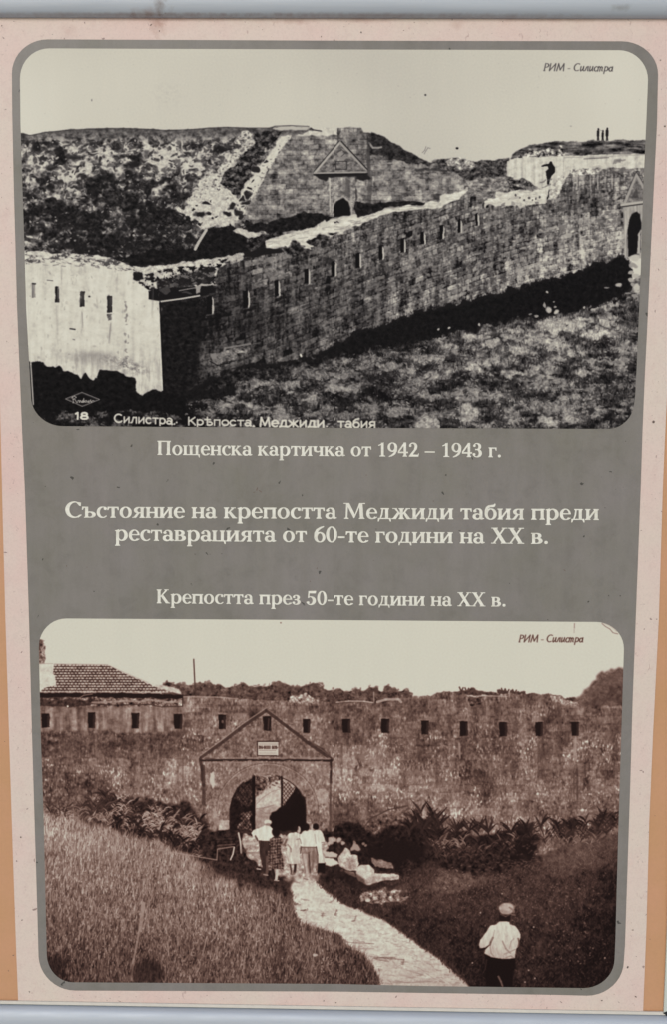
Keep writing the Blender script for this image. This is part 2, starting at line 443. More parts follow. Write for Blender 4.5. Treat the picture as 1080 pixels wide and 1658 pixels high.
    patches = ((905, 531, 30, 7, .68), (885, 524, 18, 5, .6), (968, 541, 27, 6.5, .72), (945, 519, 18, 4, .66), (980, 524, 14, 4.5, .62), (842, 568, 24, 7, .6), (768, 597, 16, 5.5, .68),
                              (836, 605, 20, 6, .62), (943, 604, 16, 6, .62), (985, 492, 14, 6, .6), (760, 668, 14, 12, .58), (785, 690, 16, 5, .52), (883, 682, 15, 6, .62), (770, 546, 22, 4, .6),
                              (800, 556, 14, 4, .55), (824, 545, 16, 5, .6), (725, 560, 16, 5, .55), (630, 593, 26, 6, .5), (548, 630, 26, 4, .5), (505, 648, 16, 6, .5), (470, 624, 18, 6, .5),
                              (430, 620, 22, 5, .48), (560, 606, 24, 5, .42), (1000, 588, 12, 4, .45), (960, 585, 18, 3, .5), (880, 598, 22, 4, .5), (640, 668, 16, 6, .46), (900, 660, 40, 8, .46), (690, 640, 18, 5, .45), (520, 690, 14, 5, .45), (395, 655, 12, 4, .5), (560, 672, 30, 5, .36))
    for (x, y, rx, ry, t) in patches:
        P.ell(x, y, rx, ry, t + .06 + .06 * n_leaf + .02 * n_fine, .9, 3.0, .6)
    gm = P.full([(263, 645), (370, 622), (640, 562), (930, 508), (1045, 470), (1045, 697), (60, 697), (60, 660)])
    idx = np.flatnonzero(gm > .5)
    for q in rng.choice(idx, 9000):
        i, j = divmod(int(q), P.W)
        c = float(n_cl2[i, j]) + .5 * float(n_bush[i, j])
        x, y, g0 = P.x0 + j / P.S, P.y0 + i / P.S, float(G[i, j])
        if c + rng.normal(0, .5) > .35:
            if rng.random() < .5:
                P.ell(x, y, rng.uniform(.7, 2.6), rng.uniform(.5, 1.3), min(.8, g0 + rng.uniform(.08, .36)), .75, .8, .6)
            else:
                P.line([(x, y), (x + rng.normal(0, 1.6), y - rng.uniform(1.5, 5))], rng.uniform(.7, 1.5), min(.8, g0 + rng.uniform(.05, .36)), .75)
        else:
            P.line([(x, y), (x + rng.normal(0, 1.5), y - rng.uniform(2, 6.5))], rng.uniform(.9, 2.2), max(.06, g0 * rng.uniform(.15, .8)), .7)
    for k in range(950):
        x, y = rng.uniform(300, 1035), rng.uniform(520, 695)
        if y < 650 - (x - 263) * .235:
            continue
        P.ell(x, y, rng.uniform(.8, 3.2), rng.uniform(.6, 1.7), rng.uniform(.45, .75), .6, 1.5, .7)
    for k in range(550):
        x, y = rng.uniform(300, 1035), rng.uniform(520, 695)
        if y < 650 - (x - 263) * .235:
            continue
        P.ell(x, y, rng.uniform(2, 7), rng.uniform(1, 3), rng.uniform(.06, .2), .55, 2, .7)
    for (x, y, rx, ry, t) in patches:
        P.ell(x, y, rx * .95, ry * .9, t + .08 + .07 * n_leaf + .04 * n_fine, .62, 2.6, .6)
    # dark foot of the left slope and corner
    P.poly([(28, 580), (230, 632), (265, 632), (380, 606), (380, 640), (300, 652), (180, 655), (60, 660), (28, 660)], .09 + .03 * n_leaf, 1)
    # long wall ---------------------------------------------------------
    yl = np.interp(X, [257, 345, 398, 449, 496, 579, 684, 772, 860, 950, 1054], [508, 494, 484, 467, 450, 422, 386, 357, 334, 322, 312])
    ch = np.interp(X, [257, 450, 700, 1000], [11.5, 10.5, 8.5, 7.2])
    v = (Y - yl) / ch
    v = v + .05 * n_bush
    b, ev, eu = blocks(P, v, X / np.interp(X, [257, 700, 1000], [26, 17, 12]) + .04 * n_bush, 9)
    n_stain = P.noise(9, 48, 3, .6)
    wcp = [(265, 500, .09), (300, 520, .09), (300, 600, .09), (262, 600, .08), (340, 500, .13), (335, 540, .13), (345, 575, .22), (380, 480, .2), (400, 520, .17), (370, 560, .28), (450, 480, .25), (450, 540, .25),
           (500, 430, .31), (520, 500, .26), (600, 400, .35), (600, 470, .31), (600, 520, .28), (560, 380, .38), (430, 430, .38), (380, 440, .22), (350, 455, .2), (350, 600, .3),
           (420, 585, .28), (700, 360, .37), (700, 440, .36), (700, 480, .42), (790, 340, .38), (800, 400, .37), (790, 440, .4), (760, 480, .44), (850, 360, .36), (870, 420, .5), (880, 445, .6), (830, 445, .52),
           (920, 330, .36), (920, 360, .5), (960, 380, .52), (930, 420, .58), (990, 300, .48), (995, 350, .52), (1000, 400, .56), (940, 285, .5), (960, 330, .36), (890, 380, .46), (650, 500, .42), (560, 545, .36)]
    Wf = P.field(wcp, 40)
    k_ = np.clip(Wf / .4, .25, 1.1)
    wt = Wf - .015 + k_ * (.085 * b + .05 * n_leaf + .05 * n_stain + .045 * n_bush + .06 * n_vert + .05 * n_fine) - k_ * .15 * np.clip(1.3 - np.minimum(ev * 1.0, eu * 1.9) / .09, 0, 1) * np.clip(.7 + .6 * n_bush, 0, 1.5) + k_ * .08 * ((v - np.floor(v) > .12) & (v - np.floor(v) < .34)) * np.clip(n_leaf, 0, 1.5)
    wt = np.clip(wt, .05, .8)
    wall = [(257, 487), (294, 483), (323, 478), (345, 474), (345, 438), (395, 419), (430, 405), (480, 400), (500, 402), (560, 372), (590, 355), (640, 343), (700, 332), (745, 320), (752, 316), (780, 319), (785, 330),
            (805, 334), (845, 333), (884, 330), (887, 308), (900, 303), (914, 292), (924, 279), (971, 277), (984, 271), (1010, 274), (1054, 272), (1054, 410), (1012, 415), (984, 426), (959, 430), (937, 442),
            (899, 464), (836, 483), (792, 494), (710, 515), (641, 535), (556, 566), (500, 592), (430, 606), (371, 622), (263, 640)]
    P.poly(wall, wt, .6, .4)
    P.poly([(257, 488), (323, 479), (322, 560), (312, 628), (263, 634)], .085 + .03 * n_leaf, 1.5, 2)
    # light coping courses and patches
    for (x0, y0, x1, y1, w, t) in ((372, 421, 395, 413, 8, .6), (397, 424, 432, 416, 9, .5), (432, 418, 470, 411, 7, .52), (430, 433, 444, 429, 8, .55), (408, 437, 426, 433, 9, .56), (440, 441, 460, 438, 12, .38), (600, 384, 612, 381, 9, .68),
                                   (645, 383, 658, 380, 5, .64), (575, 375, 586, 372, 4, .6), (506, 404, 520, 400, 9, .5), (560, 396, 572, 392, 7, .5), (530, 408, 545, 404, 8, .45), (465, 499, 485, 495, 9, .5), (620, 402, 632, 399, 9, .5),
                                   (886, 352, 905, 350, 9, .58), (912, 350, 930, 349, 8, .6), (935, 353, 975, 350, 11, .6), (905, 366, 925, 364, 7, .58), (890, 378, 900, 377, 8, .62), (880, 415, 888, 413, 12, .68), (868, 425, 876, 423, 14, .66), (835, 432, 845, 430, 10, .62), (770, 428, 780, 420, 8, .62), (765, 436, 772, 432, 5, .66)):
        n = max(1, int((x1 - x0) / 10))
        for i in range(n):
            xa, xb = x0 + (x1 - x0) * i / n, x0 + (x1 - x0) * (i + 1) / n - 1.2
            ya, yb = y0 + (y1 - y0) * i / n, y0 + (y1 - y0) * (i + 1) / n
            tt = t + rng.normal(0, .06)
            P.poly([(xa, ya), (xb, yb), (xb, yb + w), (xa, ya + w)], tt + .05 * n_leaf, .5, .4, .85)
    for k in range(900):          # individual pale or dark stones, following the courses
        x = rng.uniform(350, 1005)
        row = int(rng.integers(-9, 14))
        y = float(np.interp(x, [257, 345, 398, 449, 496, 579, 684, 772, 860, 950, 1054], [508, 494, 484, 467, 450, 422, 386, 357, 334, 322, 312])) + row * float(np.interp(x, [257, 450, 700, 1000], [11.5, 10.5, 8.5, 7.2]))
        j, i = int((x - 28) * 1.5), int((y - 74) * 1.5)
        if not (0 <= i < P.H):
            continue
        f = float(Wf[i, j])
        w, h = rng.uniform(4, 14), rng.uniform(3, 7.5)
        if y < 610 - (x - 370) * .31 - 14 and y > 440 - (x - 345) * .29 + 5 and x > 345:
            P.poly([(x, y + .3 * w * .32), (x + w, y - w * .3 + .1 * w), (x + w, y - w * .3 + h), (x, y + h)], f + (rng.uniform(.06, .24) if rng.random() < .5 else -rng.uniform(.06, .18)) * (.5 + f), .9, .35, .6)
    for k in range(1500):
        x, y = rng.uniform(330, 1008), rng.uniform(325, 600)
        i, j = int((y - 74) * 1.5), int((x - 28) * 1.5)
        if y > 430 - (x - 345) * .24 + 6 and y < 606 - (x - 370) * .31 - 4:
            f = float(Wf[i, j])
            P.ell(x, y, rng.uniform(.6, 2.), rng.uniform(.8, 3.4), min(.8, f + rng.uniform(.1, .26)) if rng.random() < .5 else max(.06, f - rng.uniform(.12, .26)), .55, .8, .6)
    # the broken step low in the wall
    P.line([(348, 577), (362, 571), (364, 564), (405, 557)], 3, .52, .8)
    P.poly([(364, 566), (405, 560), (405, 570), (385, 572), (383, 580), (352, 590), (350, 580)], .42 + .1 * n_leaf, 1)
    P.poly([(340, 573), (350, 571), (352, 581), (343, 583)], .5, .8)
    P.line([(340, 585), (352, 592), (372, 588)], 2, .08, .8)
    # buttress-like streaks
    for x in (922, 933, 944, 955, 967, 979, 990, 1000):
        P.line([(x, 284 + rng.uniform(0, 5)), (x + rng.uniform(-1, 1), 306)], 2.2, .68 if x > 925 else .3, .6)
        P.line([(x + 3.5, 288), (x + 3, 308)], 2.2, .24, .5)
    for x in (908, 918, 930, 946, 960, 972):
        P.line([(x, 300), (x + 2, 345)], 3.5, .27, .4)
    P.poly([(886, 312), (897, 298), (903, 285), (915, 289), (912, 300), (906, 316), (900, 324), (888, 326)], .74 + .12 * n_leaf, 1.4)
    P.poly([(922, 276), (945, 274), (972, 272), (970, 281), (945, 284), (925, 284)], .68 + .2 * n_leaf, 1)
    P.line([(888, 326), (886, 345)], 4, .3, .6)
    P.line([(884, 310), (883.5, 328)], 2.4, .74)
    # bright top ledges
    led = .80 + .04 * n_leaf + .05 * n_horz
    P.poly([(430, 390), (464, 379), (502, 369), (528, 369), (530, 361), (559, 350), (575, 349), (580, 354), (590, 351), (622, 340), (625, 336), (682, 333), (688, 328), (710, 326), (716, 316), (740, 312), (751, 310), (757, 305), (757, 311), (745, 322),
            (712, 336), (690, 339), (640, 343), (600, 357), (558, 374), (556, 381), (530, 381), (518, 388), (500, 393), (503, 406), (490, 401), (462, 400), (430, 405)], led, .8)
    P.line([(622, 337.5), (684, 334)], 1.2, .4, .7)
    for (x, y, rx, ry) in ((478, 404, 15, 9), (520, 387, 10, 7), (508, 391, 9, 4), (540, 378, 9, 4), (466, 396, 3, 1.5), (545, 362, 4, 1.2)):
        P.ell(x, y, rx, ry, .14 + .1 * n_leaf, .95, 2.2, .4)
    for k in range(16):
        x = rng.uniform(432, 600)
        y = 396 - (x - 432) * .24 + rng.uniform(-6, 4)
        P.line([(x, y), (x + rng.uniform(5, 16), y - rng.uniform(1, 4))], .9, .45, .7)
    P.poly([(784, 326), (790, 322), (803, 322), (803, 312), (830, 310), (861, 309), (882, 307), (883, 326), (862, 327), (847, 333), (844, 340), (838, 333), (824, 322), (815, 330), (795, 332), (786, 337)], led, .9)
    for (x, y) in ((842, 321), (850, 324), (856, 321), (862, 324), (868, 322), (874, 320), (836, 317)):
        P.ell(x, y, rng.uniform(1, 2.2), rng.uniform(1, 2), .25, .9, .6)
    P.poly([(713, 318), (722, 314), (722, 328), (714, 332)], .78, .6)
    P.line([(700, 318), (708, 316), (710, 326)], 5, .2, .5)
    # dark brim in front of the ledge at left
    P.poly([(384, 412), (400, 407), (436, 402), (455, 404), (460, 409), (430, 414), (395, 418)], .1, .8)
    P.poly([(345, 419), (372, 414), (393, 410), (395, 414), (370, 424), (345, 436)], .72 + .06 * n_leaf, .8)
    # rubble bank on the corner
    n_rub = P.noise(9, 5, 4, .8)
    rub = np.where(n_rub + .35 * n_leaf > -.1, .76 + .05 * n_leaf, .1 + .05 * n_leaf)
    P.poly([(218, 438), (260, 430), (300, 424), (340, 419), (372, 419), (350, 440), (350, 462), (322, 478), (257, 489), (240, 472), (225, 458)], gblur(rub, .6), 1)
    P.poly([(214, 433), (235, 431), (262, 430), (300, 425), (350, 418), (345, 426), (300, 432), (262, 437), (240, 444), (222, 440)], .76 + .08 * n_leaf, 1)
    P.poly([(258, 456), (300, 440), (345, 432), (348, 455), (320, 460), (290, 470), (258, 475)], .12 + .22 * (n_rub > .75), 1.6, .6, .9)
    P.poly([(240, 472), (250, 468), (345, 462), (348, 474), (323, 480), (257, 488), (240, 487)], .08, .5)
    P.line([(240, 486), (257, 489), (294, 484), (323, 479)], 2.4, .78)
    P.poly([(214, 443), (230, 441), (232, 452), (222, 455), (216, 452)], .1, .8)
    P.line([(290, 471), (304, 468.4), (318, 466)], 1.7, .6, .8)
    P.line([(318, 465), (324, 462.6), (333, 462), (345, 460.6)], 2, .68, .8)
    P.ell(302, 474, 8, 2, .3, .7, 1)
    P.ell(268, 470, 10, 4, .34, .6, 1.6)
    P.ell(282, 462, 8, 3, .4, .6, 1.6)
    P.poly([(316, 464), (324, 463), (324, 474), (318, 477)], .6, .5)
    # bright left wall --------------------------------------------------
    lw = .83 + .018 * P.noise(7, 90, 2) + .016 * P.noise(5, 30, 3) + .02 * n_bush + .012 * n_leaf
    lw -= .16 * np.exp(-((X - 145) / 34) ** 2 - ((Y - 578) / 10) ** 2) + .3 * np.exp(-((X - 205) / 34) ** 2 - ((Y - (588 + (X - 190) * .25)) / 11) ** 2) * (.6 + .5 * n_leaf)
    lw -= .1 * np.clip((Y - 540) / 60, 0, 1) * np.clip(.4 + n_vert * .7, 0, 1)
    lw -= .06 * np.clip(1 - (Y - 415) / 70, 0, 1) * (n_vert > .2)
    P.poly([(28, 410), (60, 406), (95, 413), (140, 415), (175, 420), (200, 428), (214, 436), (216, 452), (224, 458), (240, 470), (241, 487), (256, 490), (263, 634), (250, 632), (231, 642), (215, 640), (150, 625), (50, 590), (28, 590)], np.clip(lw, .3, .88), .4, .4)
    rb = .74 + .1 * n_rub
    P.poly([(28, 412), (42, 406), (95, 411), (140, 412), (175, 417), (200, 425), (222, 440), (205, 440), (170, 431), (140, 430), (95, 424), (28, 428)], np.where(n_rub > -.75, np.clip(rb, .5, .88), .3), 1)
    for k in range(60):
        x = rng.uniform(45, 205)
        y = 424 + rng.uniform(-8, 7) + max(0, (x - 120)) * .07
        P.line([(x, y), (x + rng.uniform(2, 9), y + rng.uniform(-1.5, 2))], rng.uniform(.7, 1.8), rng.uniform(.2, .45), .7)
    for (xa, ya, xb, yb, t) in ((52.5, 459, 57.5, 482, .5), (89.3, 463, 95.5, 490, .16), (129.5, 471, 137, 497.6, .13), (173.5, 479, 181.8, 506, .13)):
        P.poly([(xa, ya + 1.2), (xa + 2, ya), (xb, ya + .6), (xb + .3, yb), (xa + .2, yb + .6)], t + .06 * n_vert, .4, .3)
        P.poly([(xa + (xb - xa) * .45, ya + 3), (xb, ya + 3), (xb, yb), (xa + (xb - xa) * .5, yb)], t + .16, .5, .6, .6)
    P.line([(53, 459.5), (58, 460)], 2.2, .12)
    P.poly([(173.8, 509), (181.8, 509), (181, 519), (175, 519)], .3 + .1 * n_leaf, .8)
    P.line([(114, 532.5), (122, 533.6)], 2.2, .16)
    P.line([(77, 454), (86, 455)], 1.3, .2, .8)
    P.ell(145, 480.5, 2, 1.6, .25)
    P.ell(120, 550, 2, 1, .4, .8, .6)
    for (x, ya, yb, w, a) in ((93, 491, 560, 4, .14), (133, 499, 545, 5, .33), (178, 519, 560, 5, .32), (158, 478, 500, 6, .2), (100, 428, 470, 3, .14), (247, 455, 520, 4, .22), (190, 440, 480, 3, .12)):
        for q in range(6):
            P.line([(x + rng.uniform(-w, w) / 2, ya + rng.uniform(0, 8)), (x + rng.uniform(-w, w) / 2, yb - rng.uniform(0, 25))], 1.6, .4, a * .55)
    for k in range(26):
        y = 488 + 95 * rng.random() ** 1.2
        P.ell(204.5 + rng.normal(0, 1.6), y, 1.6, rng.uniform(1, 4), .34, .45, .8, .6)
    for k in range(130):
        P.ell(rng.uniform(48, 262), rng.uniform(435, 610), rng.uniform(.5, 2.2), rng.uniform(.8, 4), rng.uniform(.45, .7), .35, 1, .6)
    P.line([(256.6, 489), (263, 632)], 2, .9, .9)
    P.line([(259, 489), (265.5, 634)], 2.4, .06, .9)
    # bushes
    bush = [(28, 586), (50, 586), (60, 584), (77, 590), (99, 596), (112, 604), (131, 612.5), (139, 604), (146, 612), (156, 615), (161, 600.6), (170, 599), (181, 600.6), (200, 604), (213, 610), (219, 619), (222, 635), (231.5, 641),
            (238, 636), (250, 630), (263, 635), (300, 640), (300, 665), (28, 668)]
    P.poly(bush, .06 + .02 * n_leaf, 1.3)
    ubp = [(300, 640), (340, 612), (401, 591), (430, 592), (464, 588), (505, 578), (556, 552), (587, 534), (628, 528), (641, 519), (678, 503), (710, 498), (729, 493), (745, 495), (767, 486), (792, 478), (814, 479), (826, 467), (836, 471),
           (867, 456), (899, 452.6), (924, 443), (943, 441), (959, 426), (984, 425), (1003, 414), (1016, 416), (1022, 440), (1020, 470), (1012, 477), (993, 487), (971, 494), (924, 508), (899, 512), (867, 517), (836, 516), (820, 525), (782, 524),
           (773, 538), (741, 538), (710, 546), (685, 553), (638, 560), (559, 572), (512, 585), (449, 600), (401, 616), (370, 629), (300, 650)]
    P.poly(ubp, .07 + .015 * n_leaf, 2.2)
    P.poly([(330, 632), (380, 600), (440, 588), (500, 580), (470, 596), (400, 616), (350, 632)], .18 + .12 * n_leaf, 2, 1, .55)
    P.grass(P.full(ubp), 900, 2, 6, np.full_like(P.T, .12), .04, .5, 1.5, .5)
    nb = len(ubp)
    for k in range(900):
        i = rng.integers(0, nb - 1)
        (xa, ya), (xb, yb) = ubp[i], ubp[i + 1]
        t = rng.random()
        x, y = xa + (xb - xa) * t, ya + (yb - ya) * t
        P.line([(x, y + 2), (x + rng.normal(0, 1.5), y - rng.uniform(1, 5))], rng.uniform(.8, 1.8), rng.uniform(.07, .2), .55)
    for k in range(260):
        i = rng.integers(0, len(ubp) // 2)
        (xa, ya), (xb, yb) = ubp[i], ubp[i + 1]
        t = rng.random()
        x, y = xa + (xb - xa) * t, ya + (yb - ya) * t
        P.ell(x, y + rng.uniform(-1, 3), rng.uniform(1.5, 4), rng.uniform(1.5, 3.6), .09, .9, 1.2, .5)
    for (x, y, rx, ry, t) in ((887, 501, 5, 5.5, .72), (901, 505, 4, 4.5, .75), (885, 473, 2.5, 2, .7), (882, 493, 1.5, 4, .6), (897, 490, 2, 1.5, .55), (899, 497, 2.5, 1.2, .6), (946, 499, 2, 1.5, .7), (960, 500, 4, 1.6, .66),
                              (1001, 462, 5, 3.5, .68), (982, 466, 3, 1.5, .5), (727, 531, 2, 1.8, .75), (776, 526, 1.6, 2.5, .7), (486.5, 576, 1.8, 3.6, .88), (710, 534, 2, 2, .7), (868, 512, 3, 2, .6), (860, 509, 3, 2, .5), (711, 533, 1, 1, .7)):
        P.ell(x, y, rx, ry, t, 1, .8, .5)
    # small gateway at the far right
    P.poly([(1009, 330), (1030, 280), (1043, 300), (1046, 326)], .42 + .06 * n_leaf, .3)
    P.line([(1011, 330), (1029.8, 283), (1042, 306)], 4, .62)
    P.line([(1008.5, 327), (1029.5, 279), (1043, 300)], 1.2, .22, .8)
    P.poly([(1021, 322), (1030, 305), (1034, 322)], .24, .4, .5, .8)
    P.poly([(1008, 334), (1046, 328), (1043, 420), (1011, 418)], .62 + .06 * n_vert, .3)
    P.line([(1006, 332.5), (1046, 327)], 4, .7)
    P.line([(1006, 335.5), (1046, 330)], 2, .2)
    P.poly([(1016.5, 416), (1015.5, 375), (1018, 356), (1023, 347), (1029, 343), (1035, 348), (1037.5, 360), (1037, 410), (1028, 415)], .08, .3)
    P.poly([(1033, 380), (1037, 370), (1036, 412), (1030, 412)], .7, .5)
    P.line([(1013, 342), (1012, 415)], 1.2, .8, .7)
    for (x, y, rx, ry, t) in ((1027, 418, 8, 5, .74), (1025, 430, 7, 4, .6), (1021, 442, 5, 4, .64), (1029, 448, 6, 3.5, .7), (1021, 455, 5, 3.5, .66), (1030, 465, 6, 6, .74), (1023, 462, 3, 3, .6), (1017, 475, 5, 2, .5), (1028, 478, 5, 3, .55), (1018, 484, 3, 2, .5)):
        P.ell(x, y, rx, ry, t, 1, 1, .4)
    # loopholes of the long wall
    for (xa, ya, xb, yb) in ((334, 480, 344, 508), (393.5, 470, 402, 498), (444.5, 454, 451.5, 480), (492.5, 436, 499.5, 460), (536, 423, 543, 448), (576, 410, 583, 434), (613.5, 398, 620, 421), (648.7, 387, 655, 409), (681, 376, 687, 396),
                             (711.5, 365, 717.5, 387), (741, 356, 746, 377), (769.8, 346, 774, 366)):
        P.poly([(xa, ya + 1), (xb, ya - 1), (xb, yb - 1), (xa, yb + 1)], .05, .3, .3)
        P.poly([(xb - .3, ya), (xb + 2.2, ya + 5), (xb + 2.6, yb - 1), (xb - .3, yb + 1)], .74, .3, .3)
        P.line([(xa, yb + 3), (xb + 2, yb + 1)], 1.2, .5, .5)
    # dots, scratches, vignetting of the old print
    P.ell(689, 154.5, 1.6, 1.4, .1)
    P.ell(740.3, 240.8, 2.3, 1.8, .06)
    P.ell(149, 163, .8, 2, .45)
    P.ell(924, 205, 1.6, 1.2, .55, .6)
    for k in range(60):
        P.ell(rng.uniform(45, 1035), rng.uniform(90, 205), rng.uniform(.5, 1.3), rng.uniform(.5, 1.1), .62, rng.uniform(.1, .5), .6)
    P.line([(684, 248), (688, 244), (690, 238)], .9, .3, .7)
    P.line([(687, 250), (693, 240), (697, 241)], .9, .3, .7)
    # rock at the lower edge
    P.poly([(672, 690), (678, 680), (690, 674), (705, 676), (712, 684), (712, 693), (672, 693)], .6 + .1 * n_leaf, 1)
    # white edge of the old print at the lower left, corner of the frame
    P.line([(44, 430), (47, 520), (50.5, 590), (54.5, 655)], 2.2, .8, .8)
    # maker's lozenge and the number
    P.line([(106.5, 646), (133, 635.5), (161.5, 647), (133.5, 658), (106.5, 646)], 1.1, .6, .95)
    P.line([(110.5, 646), (133, 637.5), (157, 647), (133.5, 655.6), (110.5, 646)], .5, .4, .6)
    script(P, 114, 651.5)
    LET(P, "18", 122, 141.5, 678.5, 678.5, 10.6, 3.1, .88, wide=True)
    LET(P, "Силистра.", 185, 284, 683.8, 687, 13.5, 2.5, .84)
    LET(P, "Крѣпоста,", 304, 412, 688, 689.6, 13, 2.5, .84)
    LET(P, "Меджиди", 420, 524.5, 690.5, 691.5, 15, 3.0, .86)
    LET(P, "табия", 547, 607.5, 692, 692.6, 14.5, 2.9, .84)
    for (x, y) in ((411.5, 690.5), (529, 690.5), (286, 684)):
        P.ell(x, y, 1.6, 1.4, .8)
    LET(P, "РИМ - Силистра", 879.5, 990, 115.3, 116.3, 12.2, 1.12, .24, slant=.22, italic=True)
    P.T += .004 * P.noise(1.5, 1.5, 1)
    return P, [(0, (3, 2, 3)), (.12, (28, 25, 25)), (.3, (77, 72, 70)), (.5, (126, 119, 114)), (.7, (174, 166, 155)), (.8, (199, 192, 176)), (.9, (212, 206, 190)), (1, (222, 217, 203))]


# ------------------------------------------------------------------ simple drawn lettering used inside the prints
def _a(cx, cy, rx, ry, a0, a1, n=9):
    return [(cx + rx * math.cos(math.radians(a0 + (a1 - a0) * i / n)), cy + ry * math.sin(math.radians(a0 + (a1 - a0) * i / n))) for i in range(n + 1)]


SANS = {  # advance, strokes (y up, capital height 1, small letters .68)
    'С': (1.0, [_a(.5, .5, .45, .48, 50, 320, 14)]), 'и': (.8, [[(.1, .68), (.1, 0)], [(.1, .05), (.62, .62)], [(.62, .68), (.62, 0)]]),
    'л': (.8, [[(.02, .02), (.15, .08), (.3, .66), (.62, .66), (.62, 0)]]), 'с': (.74, [_a(.36, .33, .3, .33, 45, 315)]),
    'т': (.74, [[(.05, .65), (.65, .65)], [(.35, .65), (.35, 0)]]), 'р': (.78, [[(.1, .68), (.1, -.2)], _a(.36, .34, .3, .32, 130, -140)]),
    'а': (.76, [_a(.3, .2, .24, .19, 0, 360, 12), _a(.34, .44, .26, .24, 0, 140), [(.6, .46), (.6, -.02), (.66, -.02)]]), '.': (.35, [[(.1, .0), (.14, .04)]]),
    ',': (.35, [[(.14, .04), (.06, -.1)]]), 'К': (.85, [[(.1, .95), (.1, 0)], [(.7, .95), (.12, .42)], [(.3, .55), (.75, 0)]]),
    'ѣ': (.9, [[(.3, .98), (.3, .02), (.55, .02)], [(.05, .7), (.6, .7)], _a(.52, .2, .26, .2, 100, -100)]), 'п': (.78, [[(.1, 0), (.1, .66), (.62, .66), (.62, 0)]]),
    'о': (.8, [_a(.38, .33, .32, .33, 0, 360, 14)]), 'М': (1.1, [[(.08, 0), (.16, .95), (.5, .12), (.84, .95), (.95, 0)]]),
    'е': (.76, [[(.08, .34), (.62, .34)], _a(.36, .33, .3, .33, 0, 310, 12)]), 'д': (.85, [[(.02, -.12), (.04, .02), (.74, .02), (.76, -.12)], [(.14, .04), (.3, .66), (.6, .66), (.6, 0)]]),
    'ж': (1.0, [[(.45, .68), (.45, 0)], [(.05, .66), (.4, .34), (.02, 0)], [(.85, .66), (.5, .34), (.88, 0)], [(.3, .34), (.6, .34)]]),
    'б': (.8, [_a(.36, .3, .3, .3, 0, 360, 12), [(.07, .3), (.12, .7), (.3, .88), (.62, .98)]]), 'я': (.76, [[(.6, 0), (.6, .66)], _a(.38, .46, .28, .2, 75, 285), [(.36, .28), (.06, 0)]]),
    '1': (.5, [[(.06, .8), (.24, .95), (.24, 0)]]), '8': (.8, [_a(.34, .72, .25, .23, 0, 360, 12), _a(.34, .25, .31, .25, 0, 360, 12)]), ' ': (.5, []), '-': (.45, [[(.04, .3), (.34, .3)]]),
    'Р': (.68, [[(.12, .95), (.12, 0)], _a(.22, .7, .34, .25, 95, -95), [(.02, 0), (.24, 0)]]), 'И': (.95, [[(.1, .95), (.1, 0)], [(.12, .05), (.72, .9)], [(.74, .95), (.74, 0)]]),
}
ITAL = dict(SANS)
ITAL.update({'С': (.8, [_a(.45, .5, .4, .48, 55, 305, 14)]), 'и': (.62, [[(.1, .6), (.1, .12), (.18, .0), (.4, .25), (.44, .6)], [(.44, .6), (.44, .1), (.54, .02)]]), 'л': (.56, [[(.0, .03), (.1, .08), (.22, .55), (.4, .6), (.42, .08), (.5, .02)]]),
             'с': (.46, [_a(.28, .3, .22, .3, 50, 310)]), 'т': (.84, [[(.08, .6), (.08, 0)], [(.08, .45), (.2, .6), (.34, .5), (.34, 0)], [(.34, .45), (.48, .6), (.6, .5), (.6, .08), (.7, .02)]]),
             'р': (.6, [[(.1, .6), (.1, -.32)], _a(.28, .32, .22, .28, 130, -120)]), 'а': (.58, [_a(.26, .28, .2, .28, 0, 360, 12), [(.46, .6), (.46, .08), (.56, .02)]]), '-': (.5, [[(.05, .3), (.36, .3)]]), ' ': (.3, [])})


def LET(P, text, xl, xr, yl, yr, cap, w, tone, slant=0., wide=False, italic=False):
    F = ITAL if italic else SANS
    tot = sum(F[c][0] for c in text) - (.12 if not wide else .2)
    k = (xr - xl) / tot
    u = 0.
    for c in text:
        adv, st = F[c]
        for s in st:
            pts = []
            for (a, b) in s:
                x = xl + (u + a) * k + slant * b * cap
                y = yl + (yr - yl) * (x - xl) / (xr - xl) - b * cap
                pts.append((x, y))
            if italic:
                for i in range(len(pts) - 1):
                    dx, dy = pts[i + 1][0] - pts[i][0], pts[i + 1][1] - pts[i][1]
                    steep = abs(dy) / (math.hypot(dx, dy) + 1e-6)
                    down = 1 if dx * dy <= 1e-3 or abs(dx) < .8 * abs(dy) else 0
                    P.line([pts[i], pts[i + 1]], w * (.75 + .75 * steep), tone, .92)
            else:
                P.line(pts, w, tone, .95)
        u += adv


def script(P, x, y):
    s = [[(4, -9), (6, 0), (5, 1)], [(2, -7), (8, -10), (11, -8), (6, -5), (9, -4), (12, 1)], [(13, 0), (14, -3), (16, -3), (16, 0), (17, 0), (18, -3), (20, 0), (22, -3), (21, 0), (23, 0), (24, -6), (24, 0), (27, -3), (25, -1), (28, 0),
         (29, -3), (31, 0), (33, -3), (32, 0), (34, 0), (36, -4), (37, 0), (40, -3), (42, -2)]]
    for q in s:
        P.line([(x + a * .92, y + b) for a, b in q], 1.15, .72, .9)


